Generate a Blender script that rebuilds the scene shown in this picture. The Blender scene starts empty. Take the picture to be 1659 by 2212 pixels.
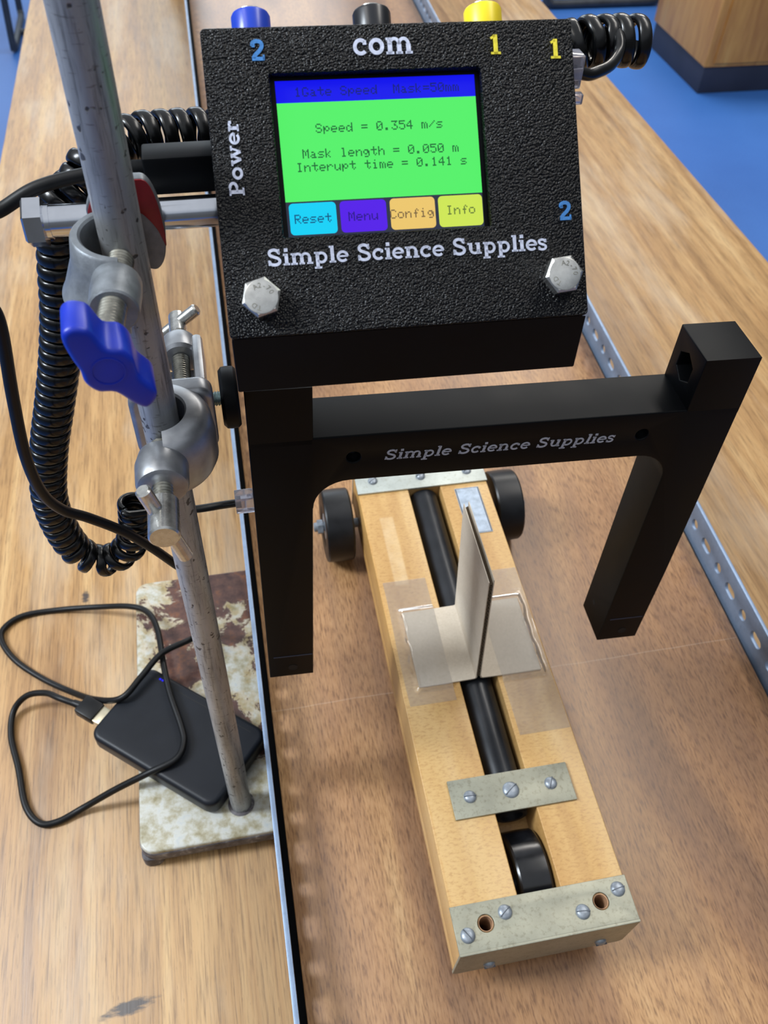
import bpy, bmesh, math, random
from mathutils import Vector, Matrix
random.seed(7)
SC = bpy.context.scene
COL = SC.collection
PI = math.pi
# All building coordinates are millimetres, bench top at z = 0; MM turns them into metres.
MM = 0.001
V = Vector

# ------------------------------------------------------------------ camera
cam_d = bpy.data.cameras.new('camera'); cam = bpy.data.objects.new('camera', cam_d); COL.objects.link(cam)
cam_d.sensor_fit = 'VERTICAL'; cam_d.sensor_height = 36.0; cam_d.lens = 30.449
cam_d.clip_start = 0.01; cam_d.clip_end = 60
R_ = (0.97982, -0.19638, 0.03727); U_ = (0.12323, 0.74025, 0.66094); F_ = (0.15738, 0.64301, -0.74951)
cam.matrix_world = Matrix(((R_[0], U_[0], -F_[0], 0), (R_[1], U_[1], -F_[1], 0), (R_[2], U_[2], -F_[2], 0.552), (0, 0, 0, 1)))
cam_d.dof.use_dof = True; cam_d.dof.focus_distance = 0.33; cam_d.dof.aperture_fstop = 24
SC.camera = cam
SC.view_settings.view_transform = 'Standard'; SC.view_settings.look = 'None'
SC.view_settings.gamma = 1.0; SC.view_settings.exposure = 0.0; SC.view_settings.use_curve_mapping = False

# ------------------------------------------------------------------ world and lamps
W = bpy.data.worlds.new('room_light'); SC.world = W; W.use_nodes = True
wn = W.node_tree.nodes; wl = W.node_tree.links
# soft room surround: pale ceiling above, dim room at eye level, a little brighter towards the windows on the left
tcw = wn.new('ShaderNodeTexCoord'); spw = wn.new('ShaderNodeSeparateXYZ'); wl.new(tcw.outputs['Generated'], spw.inputs[0])
mw = wn.new('ShaderNodeMath'); mw.operation = 'MULTIPLY_ADD'; wl.new(spw.outputs[0], mw.inputs[0]); mw.inputs[1].default_value = -0.22; wl.new(spw.outputs[2], mw.inputs[2])
rw = wn.new('ShaderNodeValToRGB'); wl.new(mw.outputs[0], rw.inputs[0]); ew = rw.color_ramp.elements
ew[0].position = 0.0; ew[0].color = (0.16, 0.165, 0.17, 1); ew[1].position = 0.75; ew[1].color = (0.98, 1.02, 1.08, 1)
e2 = ew.new(0.38); e2.color = (0.22, 0.24, 0.27, 1); e3 = ew.new(0.5); e3.color = (0.66, 0.72, 0.80, 1)
wl.new(rw.outputs[0], wn['Background'].inputs[0]); wn['Background'].inputs[1].default_value = 0.72

def area(name, loc, target, sx, sy, watts, col):
    d = bpy.data.lights.new(name, 'AREA'); d.shape = 'RECTANGLE'; d.size = sx; d.size_y = sy; d.energy = watts; d.color = col
    o = bpy.data.objects.new(name, d); COL.objects.link(o); o.location = loc
    o.rotation_euler = (V(target) - V(loc)).to_track_quat('-Z', 'Y').to_euler(); return o
area('window_daylight', (-1.95, 0.45, 2.05), (0, 0.3, 0.0), 0.5, 0.9, 84, (0.84, 0.92, 1.0))
area('window_daylight', (-0.6, 6.8, 1.5), (0, 0.5, 0.0), 4.0, 1.8, 74, (0.82, 0.92, 1.0))
area('ceiling_light', (-0.75, 0.35, 1.95), (-0.75, 0.35, 0), 0.3, 1.5, 7, (1.0, 0.95, 0.88))
area('ceiling_light', (1.05, 0.9, 1.95), (1.05, 0.9, 0), 0.3, 1.5, 17, (1.0, 0.95, 0.88))
area('ceiling_light', (1.6, 3.4, 1.95), (1.6, 3.4, 0), 1.5, 0.3, 62, (1.0, 0.95, 0.88))

# ------------------------------------------------------------------ material helpers
def lin(c):
    return tuple((x / 255 / 12.92) if x / 255 <= 0.04045 else ((x / 255 + 0.055) / 1.055) ** 2.4 for x in c) + (1,)
class Mat:
    def __init__(s, name, col=(128, 128, 128), rough=0.5, metal=0.0, spec=0.5):
        s.m = bpy.data.materials.new(name); s.m.use_nodes = True
        s.n = s.m.node_tree.nodes; s.l = s.m.node_tree.links; s.b = s.n['Principled BSDF']
        s.b.inputs['Base Color'].default_value = lin(col); s.b.inputs['Roughness'].default_value = rough
        s.b.inputs['Metallic'].default_value = metal; s.b.inputs['Specular IOR Level'].default_value = spec
        s.tc = None
    def co(s, scale=(1, 1, 1), loc=(0, 0, 0), rot=(0, 0, 0)):
        if not s.tc: s.tc = s.n.new('ShaderNodeTexCoord')
        mp = s.n.new('ShaderNodeMapping'); mp.inputs['Scale'].default_value = scale; mp.inputs['Location'].default_value = loc
        mp.inputs['Rotation'].default_value = rot
        s.l.new(s.tc.outputs['Object'], mp.inputs[0]); return mp.outputs[0]
    def noise(s, vec, scale, detail=4, rough=0.55, dist=0.0):
        t = s.n.new('ShaderNodeTexNoise'); t.inputs['Scale'].default_value = scale; t.inputs['Detail'].default_value = detail
        t.inputs['Roughness'].default_value = rough; t.inputs['Distortion'].default_value = dist
        s.l.new(vec, t.inputs['Vector']); return t.outputs[0]
    def ramp(s, fac, stops):
        r = s.n.new('ShaderNodeValToRGB'); e = r.color_ramp.elements
        while len(e) < len(stops): e.new(0.5)
        for i, (p, c) in enumerate(stops):
            e[i].position = p; e[i].color = lin(c) if len(c) == 3 else c
        s.l.new(fac, r.inputs[0]); return r.outputs[0]
    def mix(s, fac, a, b, mode='MIX'):
        x = s.n.new('ShaderNodeMix'); x.data_type = 'RGBA'; x.blend_type = mode
        for sock, v in ((x.inputs['Factor'], fac), (x.inputs['A'], a), (x.inputs['B'], b)):
            if hasattr(v, 'is_output'): s.l.new(v, sock)
            elif isinstance(v, (int, float)): sock.default_value = v
            else: sock.default_value = lin(v) if len(v) == 3 else v
        return x.outputs['Result']
    def math(s, op, a, b=0.0, clamp=False):
        x = s.n.new('ShaderNodeMath'); x.operation = op; x.use_clamp = clamp
        for i, v in enumerate((a, b)):
            if hasattr(v, 'is_output'): s.l.new(v, x.inputs[i])
            else: x.inputs[i].default_value = v
        return x.outputs[0]
    def sep(s, vec):
        x = s.n.new('ShaderNodeSeparateXYZ'); s.l.new(vec, x.inputs[0]); return x.outputs
    def bump(s, h, strength=0.3, dist=0.001):
        b = s.n.new('ShaderNodeBump'); b.inputs['Strength'].default_value = strength; b.inputs['Distance'].default_value = dist
        s.l.new(h, b.inputs['Height']); s.l.new(b.outputs[0], s.b.inputs['Normal'])
    def base(s, c): s.l.new(c, s.b.inputs['Base Color'])
    def rough(s, c): s.l.new(c, s.b.inputs['Roughness'])
    def band(s, v, lo, hi, soft):      # 1 between lo and hi
        a = s.math('DIVIDE', s.math('SUBTRACT', v, lo), soft, True); b = s.math('DIVIDE', s.math('SUBTRACT', hi, v), soft, True)
        return s.math('MULTIPLY', a, b)
def flat(name, col, rough=0.5, metal=0.0, var=0.10, scale=60, spec=0.5, bump=0.0):
    m = Mat(name, col, rough, metal, spec)
    f = m.noise(m.co(), scale, 5)
    lo = tuple(max(0, c * (1 - var)) for c in col); hi = tuple(min(255, c * (1 + var) + 2) for c in col)
    m.base(m.ramp(f, [(0.3, lo), (0.7, hi)]))
    r = m.math('ADD', m.math('MULTIPLY', f, 0.12), rough - 0.06, True); m.rough(r)
    if bump: m.bump(m.noise(m.co(), 900, 3), bump, 0.0004)
    return m.m
def emit(name, col, k=1.0):
    m = bpy.data.materials.new(name); m.use_nodes = True; n = m.node_tree.nodes; b = n['Principled BSDF']
    b.inputs['Base Color'].default_value = (0.01, 0.01, 0.012, 1); b.inputs['Roughness'].default_value = 0.35
    b.inputs['Specular IOR Level'].default_value = 0.1
    b.inputs['Emission Color'].default_value = lin(col); b.inputs['Emission Strength'].default_value = k
    return m

# ---- bench wood: long streaky grain along y, worn pale patches, ink smudges
def bench_wood():
    m = Mat('bench_wood', (190, 150, 100), 0.42)
    big = m.noise(m.co((3.2, 0.35, 1)), 3.0, 4, 0.55, 1.2)
    mid = m.noise(m.co((26, 1.2, 1)), 3.0, 5, 0.6, 0.7)
    fine = m.noise(m.co((260, 9, 1)), 3.0, 4, 0.7)
    c = m.ramp(big, [(0.28, (128, 94, 58)), (0.45, (160, 120, 74)), (0.60, (182, 144, 94)), (0.78, (200, 168, 122))])
    c = m.mix(0.50, c, m.ramp(mid, [(0.30, (100, 68, 40)), (0.5, (168, 130, 84)), (0.72, (206, 174, 124))]))
    c = m.mix(0.75, c, m.ramp(fine, [(0.28, (116, 98, 80)), (0.52, (255, 255, 255)), (0.8, (255, 250, 240))]), 'MULTIPLY')
    pore = m.noise(m.co((420, 40, 1)), 2.2, 2, 0.5)
    c = m.mix(m.math('MULTIPLY', m.math('GREATER_THAN', pore, 0.70), 0.45), c, (84, 54, 30))
    worn = m.noise(m.co((7, 1.5, 1), (3.1, 0.4, 0)), 2.4, 5, 0.6)
    c = m.mix(m.math('MULTIPLY', m.ramp(worn, [(0.50, (0, 0, 0)), (0.74, (255, 255, 255))]), 0.42), c, (204, 192, 172))
    # two ink smudges
    P = m.sep(m.co())
    nz = m.noise(m.co((60, 200, 1)), 2.0, 4)
    def smudge(c, cx, cy, rx, ry, slope, k):
        dx = m.math('SUBTRACT', P[0], cx); dy = m.math('SUBTRACT', m.math('SUBTRACT', P[1], cy), m.math('MULTIPLY', dx, slope))
        d = m.math('ADD', m.math('POWER', m.math('DIVIDE', dx, rx), 2.0), m.math('POWER', m.math('DIVIDE', dy, ry), 2.0))
        f = m.math('SUBTRACT', 1.0, m.math('ADD', d, m.math('MULTIPLY', m.math('SUBTRACT', nz, 0.5), 2.2)), True)
        return m.mix(m.math('MULTIPLY', f, k, True), c, (66, 56, 50))
    c = smudge(c, -0.0975, 0.1345, 0.016, 0.0042, 0.14, 1.6)
    c = smudge(c, -0.1283, 0.4255, 0.0032, 0.007, 0, 1.2)
    m.base(c); m.rough(m.math('ADD', m.math('MULTIPLY', mid, 0.25), 0.30))
    m.bump(fine, 0.12, 0.0006); return m.m

# ---- runway board: reddish-brown short-fleck plywood with darker bands and a faint scratch line
def runway_wood():
    m = Mat('runway_wood', (165, 120, 80), 0.38)
    big = m.noise(m.co((7, 1.6, 1), rot=(0, 0, 0.18)), 2.2, 4, 0.5, 0.8)
    c = m.ramp(big, [(0.30, (124, 92, 66)), (0.48, (158, 118, 80)), (0.66, (182, 142, 98)), (0.85, (194, 160, 116))])
    fleck = m.noise(m.co((560, 75, 1), rot=(0, 0, 0.10)), 1.6, 3, 0.62)
    c = m.mix(0.72, c, m.ramp(fleck, [(0.33, (130, 104, 84)), (0.50, (232, 222, 208)), (0.68, (255, 255, 255))]), 'MULTIPLY')
    streak = m.noise(m.co((34, 3.0, 1), rot=(0, 0, 0.06)), 2.5, 4, 0.6, 0.5)
    c = m.mix(m.math('MULTIPLY', m.ramp(streak, [(0.46, (0, 0, 0)), (0.66, (255, 255, 255))]), 0.30), c, (112, 80, 62))
    P = m.sep(m.co())
    nb = m.noise(m.co((6, 20, 1)), 3.0, 3)
    line = m.band(m.math('ADD', P[1], m.math('MULTIPLY', m.math('SUBTRACT', nb, 0.5), 0.004)), 1.0128, 1.0140, 0.0008)
    c = m.mix(m.math('MULTIPLY', line, m.math('MULTIPLY', nb, 0.5)), c, (232, 214, 190))
    m.base(c); m.rough(m.math('ADD', m.math('MULTIPLY', fleck, 0.2), 0.30)); m.bump(fleck, 0.10, 0.0004)
    m.b.inputs['Coat Weight'].default_value = 0.25; m.b.inputs['Coat Roughness'].default_value = 0.28
    return m.m

# ---- trolley body: golden varnished beech
def beech():
    m = Mat('varnished_beech', (205, 160, 95), 0.36)
    big = m.noise(m.co((14, 3, 3)), 2.4, 3, 0.5, 0.6)
    c = m.ramp(big, [(0.3, (178, 136, 80)), (0.5, (198, 160, 102)), (0.72, (210, 178, 126))])
    fl = m.noise(m.co((230, 520, 230), rot=(0, 0, 0.25)), 1.5, 4, 0.65, 0.4)
    c = m.mix(0.36, c, m.ramp(fl, [(0.34, (176, 132, 84)), (0.50, (245, 236, 220)), (0.7, (255, 255, 255))]), 'MULTIPLY')
    P = m.sep(m.co()); n2 = m.noise(m.co((60, 60, 1)), 2.0, 3)
    ed = m.band(m.math('ADD', P[0], m.math('MULTIPLY', n2, 0.003)), -0.0445 + 0.0005, -0.0415, 0.002)
    c = m.mix(m.math('MULTIPLY', ed, 0.55), c, (188, 128, 40))
    res = m.math('MULTIPLY', m.band(P[0], -0.0345, -0.0245, 0.0012), m.band(P[1], 0.213, 0.270, 0.002))
    c = m.mix(m.math('MULTIPLY', res, m.math('MULTIPLY', n2, 0.55)), c, (226, 206, 170))
    m.base(c); m.rough(m.math('ADD', m.math('MULTIPLY', fl, 0.25), 0.28)); m.bump(fl, 0.10, 0.0004)
    m.b.inputs['Coat Weight'].default_value = 0.15; m.b.inputs['Coat Roughness'].default_value = 0.3
    return m.m

# ---- pebbled glossy black plastic of the timer lid
def pebbled():
    m = Mat('pebbled_black_plastic', (6, 7, 9), 0.27, 0, 0.26)
    v = m.n.new('ShaderNodeTexVoronoi'); v.inputs['Scale'].default_value = 1500; v.inputs['Randomness'].default_value = 1.0
    m.l.new(m.co(), v.inputs['Vector'])
    a = m.noise(m.co(), 1300, 2, 0.6); h = m.math('SUBTRACT', m.math('MULTIPLY', a, 0.9), m.math('POWER', v.outputs['Distance'], 2.0))
    m.base(m.ramp(a, [(0.3, (4, 5, 6)), (0.7, (8, 9, 12))])); m.bump(h, 0.75, 0.0007); return m.m

def galvanised(name, tint, speck):
    m = Mat(name, tint, 0.45, 0.55)
    a = m.noise(m.co(), 420, 5, 0.7); b = m.noise(m.co((1, 1, 1)), 60, 4)
    c = m.ramp(b, [(0.3, tuple(x * 0.88 for x in tint)), (0.7, tint)])
    c = m.mix(m.math('MULTIPLY', m.ramp(a, [(0.52, (0, 0, 0)), (0.66, (255, 255, 255))]), 0.45), c, speck)
    m.base(c); m.bump(a, 0.12, 0.0004); return m.m

def rod_metal():
    m = Mat('scratched_aluminium', (150, 152, 156), 0.46, 0.5)
    b = m.noise(m.co((1, 1, 0.25)), 90, 4); c = m.ramp(b, [(0.3, (132, 134, 136)), (0.7, (178, 180, 182))])
    s = m.noise(m.co((520, 520, 30)), 1.5, 4, 0.7)
    c = m.mix(m.math('MULTIPLY', m.ramp(s, [(0.52, (0, 0, 0)), (0.66, (255, 255, 255))]), 0.60), c, (78, 78, 80))
    x = m.noise(m.co((150, 150, 700)), 1.5, 3, 0.6)
    c = m.mix(m.math('MULTIPLY', m.ramp(x, [(0.62, (0, 0, 0)), (0.68, (255, 255, 255))]), 0.55), c, (92, 90, 88))
    p = m.noise(m.co(), 300, 2, 0.5); q = m.noise(m.co(), 40, 2)
    k = m.ramp(m.math('ADD', p, m.math('MULTIPLY', m.math('SUBTRACT', q, 0.5), 0.25)), [(0.66, (0, 0, 0)), (0.70, (255, 255, 255))])
    c = m.mix(m.math('MULTIPLY', k, 0.85), c, (50, 47, 47))
    m.base(c); m.bump(m.math('SUBTRACT', m.math('MULTIPLY', s, -0.5), k), 0.3, 0.0004); return m.m

def chipped():
    m = Mat('chipped_enamel', (190, 190, 175), 0.6)
    a = m.noise(m.co(), 26, 7, 0.68, 0.4); b = m.noise(m.co(), 110, 5, 0.65)
    paint = m.ramp(b, [(0.3, (128, 118, 84)), (0.44, (158, 152, 130)), (0.58, (184, 184, 176)), (0.8, (158, 168, 176))])
    rust = m.ramp(b, [(0.3, (58, 42, 42)), (0.55, (92, 66, 58)), (0.75, (128, 82, 54))])
    P = m.sep(m.co())
    left = m.math('MULTIPLY', m.math('SUBTRACT', 1.0, m.math('DIVIDE', m.math('ADD', P[0], 0.062), 0.022), True), 0.16)
    g = m.math('SUBTRACT', m.math('ADD', a, m.math('MULTIPLY', m.math('SUBTRACT', P[1], 0.045), 1.55)), left)     # more bare iron towards the far end
    k = m.ramp(g, [(0.575, (0, 0, 0)), (0.600, (255, 255, 255))])
    edge = m.ramp(g, [(0.50, (0, 0, 0)), (0.58, (255, 255, 255))])
    c = m.mix(m.math('MULTIPLY', edge, 0.45), paint, (176, 146, 92))
    c = m.mix(k, c, rust)
    m.base(c); m.rough(m.ramp(k, [(0, (165, 165, 165)), (1, (115, 115, 115))]))
    m.bump(m.math('SUBTRACT', m.math('MULTIPLY', b, 0.5), k), 0.5, 0.0012); return m.m
def cast_edge():
    m = Mat('grimy_cast_iron', (84, 80, 84), 0.55)
    a = m.noise(m.co(), 120, 6, 0.65)
    m.base(m.ramp(a, [(0.35, (58, 52, 54)), (0.55, (96, 92, 96)), (0.68, (168, 164, 156))])); m.bump(a, 0.3, 0.001); return m.m

def red_paint():
    m = Mat('chipped_red_paint', (140, 24, 30), 0.35)
    a = m.noise(m.co(), 130, 5, 0.6)
    m.base(m.ramp(a, [(0.30, (116, 16, 24)), (0.62, (150, 26, 34)), (0.70, (160, 164, 170))])); return m.m

def clear_tape():
    m = bpy.data.materials.new('clear_tape'); m.use_nodes = True; n = m.node_tree.nodes; l = m.node_tree.links
    for x in list(n): n.remove(x)
    out = n.new('ShaderNodeOutputMaterial'); t = n.new('ShaderNodeBsdfTransparent'); t.inputs[0].default_value = (1, 1, 1, 1)
    g = n.new('ShaderNodeBsdfGlossy'); g.inputs['Roughness'].default_value = 0.12; g.inputs[0].default_value = (1, 1, 1, 1)
    d = n.new('ShaderNodeBsdfDiffuse'); d.inputs[0].default_value = (0.9, 0.88, 0.84, 1)
    fr = n.new('ShaderNodeFresnel'); fr.inputs[0].default_value = 1.38
    m1 = n.new('ShaderNodeMixShader'); m1.inputs[0].default_value = 0.14; l.new(t.outputs[0], m1.inputs[1]); l.new(d.outputs[0], m1.inputs[2])
    m2 = n.new('ShaderNodeMixShader'); l.new(fr.outputs[0], m2.inputs[0]); l.new(m1.outputs[0], m2.inputs[1]); l.new(g.outputs[0], m2.inputs[2])
    tc = n.new('ShaderNodeTexCoord'); nz = n.new('ShaderNodeTexNoise'); nz.inputs['Scale'].default_value = 140
    bp = n.new('ShaderNodeBump'); bp.inputs['Strength'].default_value = 0.05; bp.inputs['Distance'].default_value = 0.001
    l.new(tc.outputs['Object'], nz.inputs['Vector']); l.new(nz.outputs[0], bp.inputs['Height'])
    l.new(bp.outputs[0], g.inputs['Normal']); l.new(m2.outputs[0], out.inputs[0]); return m
def clear_plastic():
    m = Mat('clear_plastic', (226, 226, 240), 0.12); m.b.inputs['Transmission Weight'].default_value = 0.75
    m.b.inputs['IOR'].default_value = 1.45; return m.m

def card_mat(name, a, b):
    m = Mat(name, a, 0.75); f = m.noise(m.co((1, 1, 1)), 700, 4); g = m.noise(m.co(), 40, 3)
    m.base(m.mix(0.5, m.ramp(f, [(0.3, b), (0.7, a)]), m.ramp(g, [(0.3, b), (0.7, a)]))); return m.m
def floor_mat():
    m = Mat('blue_vinyl', (60, 120, 205), 0.45); a = m.noise(m.co(), 1.5, 4); b = m.noise(m.co(), 260, 3)
    c = m.ramp(a, [(0.3, (42, 90, 160)), (0.7, (56, 108, 180))]); c = m.mix(0.15, c, m.ramp(b, [(0.4, (30, 80, 170)), (0.6, (90, 150, 230))]))
    m.base(c); return m.m
def cab_wood():
    m = Mat('cabinet_wood', (170, 120, 64), 0.4)
    a = m.noise(m.co((6, 6, 1.2)), 2.0, 4, 0.5, 1.0); b = m.noise(m.co((60, 60, 4)), 2.0, 4, 0.6)
    c = m.ramp(a, [(0.3, (184, 118, 44)), (0.55, (220, 156, 70)), (0.8, (232, 178, 96))])
    m.base(m.mix(0.3, c, m.ramp(b, [(0.3, (110, 66, 30)), (0.7, (200, 150, 90))]))); return m.m

M = {}
M['bench'] = bench_wood(); M['runway'] = runway_wood(); M['beech'] = beech(); M['pebble'] = pebbled()
M['steel_blue'] = galvanised('painted_slotted_steel', (138, 158, 186), (112, 130, 156))
M['steel_dark'] = flat('dark_angle_steel', (24, 28, 34), 0.5, 0.1, 0.2, 60, 0.3); M['zinc'] = galvanised('zinc_plate', (192, 198, 192), (146, 144, 128)); M['zinc_dirty'] = galvanised('tarnished_zinc_plate', (164, 163, 146), (106, 100, 80))
M['screw'] = flat('zinc_screw', (140, 147, 155), 0.40, 0.5, 0.12, 300)
M['black'] = flat('matt_black_plastic', (3, 5, 8), 0.48, 0, 0.2, 80, 0.15)
M['gate'] = flat('black_print_plastic', (3, 5, 8), 0.48, 0, 0.2, 60, 0.15)
M['cable'] = flat('black_cable', (10, 11, 13), 0.44, 0, 0.2, 200, 0.28)
M['coil'] = flat('glossy_black_cord', (7, 8, 9), 0.24, 0, 0.2, 200, 0.42)
M['rubber'] = flat('black_rubber', (13, 14, 17), 0.38, 0, 0.25, 120, 0.4)
M['tyre_gloss'] = flat('glossy_black_rubber', (16, 17, 20), 0.22, 0, 0.25, 120)
M['tube'] = flat('black_enamelled_tube', (26, 28, 32), 0.30, 0.2, 0.12, 80)
M['rod'] = rod_metal(); M['cast'] = flat('cast_alloy', (124, 129, 134), 0.44, 0.5, 0.12, 160, bump=0.2)
M['polish'] = flat('polished_alloy', (150, 152, 156), 0.36, 0.75, 0.10, 120)
M['chrome'] = flat('bright_zinc_bolt', (200, 204, 212), 0.13, 1.0, 0.03, 90)
M['stainless'] = flat('brushed_stainless', (196, 196, 192), 0.27, 0.9, 0.06, 400)
M['thread'] = flat('screw_thread', (146, 144, 134), 0.32, 0.9, 0.12, 400)
M['enamel'] = chipped(); M['iron'] = cast_edge(); M['red'] = red_paint()
M['wing'] = flat('blue_plastic_wing', (8, 42, 172), 0.38, 0, 0.06, 60)
M['sock_blue'] = flat('blue_socket_plastic', (24, 64, 190), 0.3, 0, 0.05, 60)
M['sock_black'] = flat('black_socket_plastic', (24, 26, 32), 0.3, 0, 0.1, 60)
M['sock_yellow'] = flat('yellow_socket_plastic', (240, 214, 30), 0.35, 0, 0.04, 60)
M['ink_white'] = flat('white_lettering', (196, 202, 222), 0.55, 0, 0.10, 900)
M['ink_blue'] = flat('blue_lettering', (58, 124, 190), 0.5, 0, 0.10, 900)
M['ink_yellow'] = flat('yellow_lettering', (222, 206, 52), 0.5, 0, 0.10, 900)
M['ink_grey'] = flat('pale_grey_lettering', (176, 182, 196), 0.6, 0, 0.10, 900)
M['mark'] = flat('blue_grey_line', (44, 56, 78), 0.5, 0, 0.1, 400)
M['slot'] = flat('screw_slot', (74, 80, 88), 0.5, 0.3, 0.1, 100); M['hole'] = flat('dark_hole', (6, 6, 7), 0.7, 0, 0.1, 100)
M['bank'] = flat('soft_black_casing', (15, 19, 26), 0.42, 0, 0.08, 40, 0.30)
M['usb_metal'] = flat('usb_shell', (214, 204, 176), 0.3, 0.8, 0.05, 200)
M['card'] = card_mat('grey_card', (206, 194, 176), (186, 172, 152)); M['core'] = card_mat('corrugated_core', (108, 92, 72), (84, 70, 54))
M['tape'] = clear_tape(); M['clear'] = clear_plastic()
M['nameplate'] = flat('etched_name_plate', (158, 170, 184), 0.45, 0.1, 0.09, 300)
M['ink_dark'] = flat('dark_border', (50, 54, 62), 0.5, 0, 0.1, 200)
M['endgrain'] = flat('bare_wood', (150, 114, 84), 0.7, 0, 0.2, 200)
M['wall'] = flat('pale_wall_paint', (206, 208, 204), 0.7, 0, 0.03, 3); M['floor'] = floor_mat(); M['cab'] = cab_wood(); M['plinth'] = flat('dark_plinth', (38, 42, 58), 0.6, 0, 0.1, 8)
M['stool'] = flat('dark_grey_tube', (52, 58, 66), 0.4, 0.3, 0.1, 20); M['stool_seat'] = flat('stool_seat_wood', (150, 106, 62), 0.5, 0, 0.15, 12)
M['prop'] = flat('plain_pine', (190, 150, 104), 0.6, 0, 0.12, 20)

# ------------------------------------------------------------------ geometry helpers
def frame(o, x, y, z):
    return Matrix(((x[0], y[0], z[0], o[0]), (x[1], y[1], z[1], o[1]), (x[2], y[2], z[2], o[2]), (0, 0, 0, 1)))
def axis_frame(o, d, roll=0.0):
    q = V(d).normalized().to_track_quat('Z', 'Y').to_matrix().to_4x4()
    return Matrix.Translation(o) @ q @ Matrix.Rotation(roll, 4, 'Z')
def catmull(pts, per=8, closed=False):
    P = [V(p) for p in pts]; n = len(P); out = []
    for i in range(n if closed else n - 1):
        if closed: a, b, c, d = P[(i - 1) % n], P[i], P[(i + 1) % n], P[(i + 2) % n]
        else: a, b, c, d = P[max(i - 1, 0)], P[i], P[i + 1], P[min(i + 2, n - 1)]
        for k in range(per):
            t = k / per
            out.append(0.5 * ((2 * b) + (c - a) * t + (2 * a - 5 * b + 4 * c - d) * t * t + (3 * b - a - 3 * c + d) * t ** 3))
    if not closed: out.append(P[-1])
    return out
def circ(cx, cy, r, n=32, ph=0.0, ry=None):
    return [(cx + r * math.cos(ph + 2 * PI * i / n), cy + (ry or r) * math.sin(ph + 2 * PI * i / n)) for i in range(n)]
def rrect(x0, y0, x1, y1, r, n=6):
    out = []
    for cx, cy, a in ((x1 - r, y0 + r, -PI / 2), (x1 - r, y1 - r, 0), (x0 + r, y1 - r, PI / 2), (x0 + r, y0 + r, PI)):
        for i in range(n + 1):
            t = a + PI / 2 * i / n; out.append((cx + r * math.cos(t), cy + r * math.sin(t)))
    return out
def unp(px, py, y):                      # (image reading -> bench point at depth y), camera at 552 above the bench
    f = 1870.93; r = V(R_) * ((px - 829.5) / f) - V(U_) * ((py - 1106) / f) + V(F_); r = r * (y / r.y); return V((r.x, r.y, r.z + 552))
def onz(px, py, z):
    f = 1870.93; r = V(R_) * ((px - 829.5) / f) - V(U_) * ((py - 1106) / f) + V(F_); r = r * ((z - 552) / r.z); return V((r.x, r.y, z))
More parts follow.
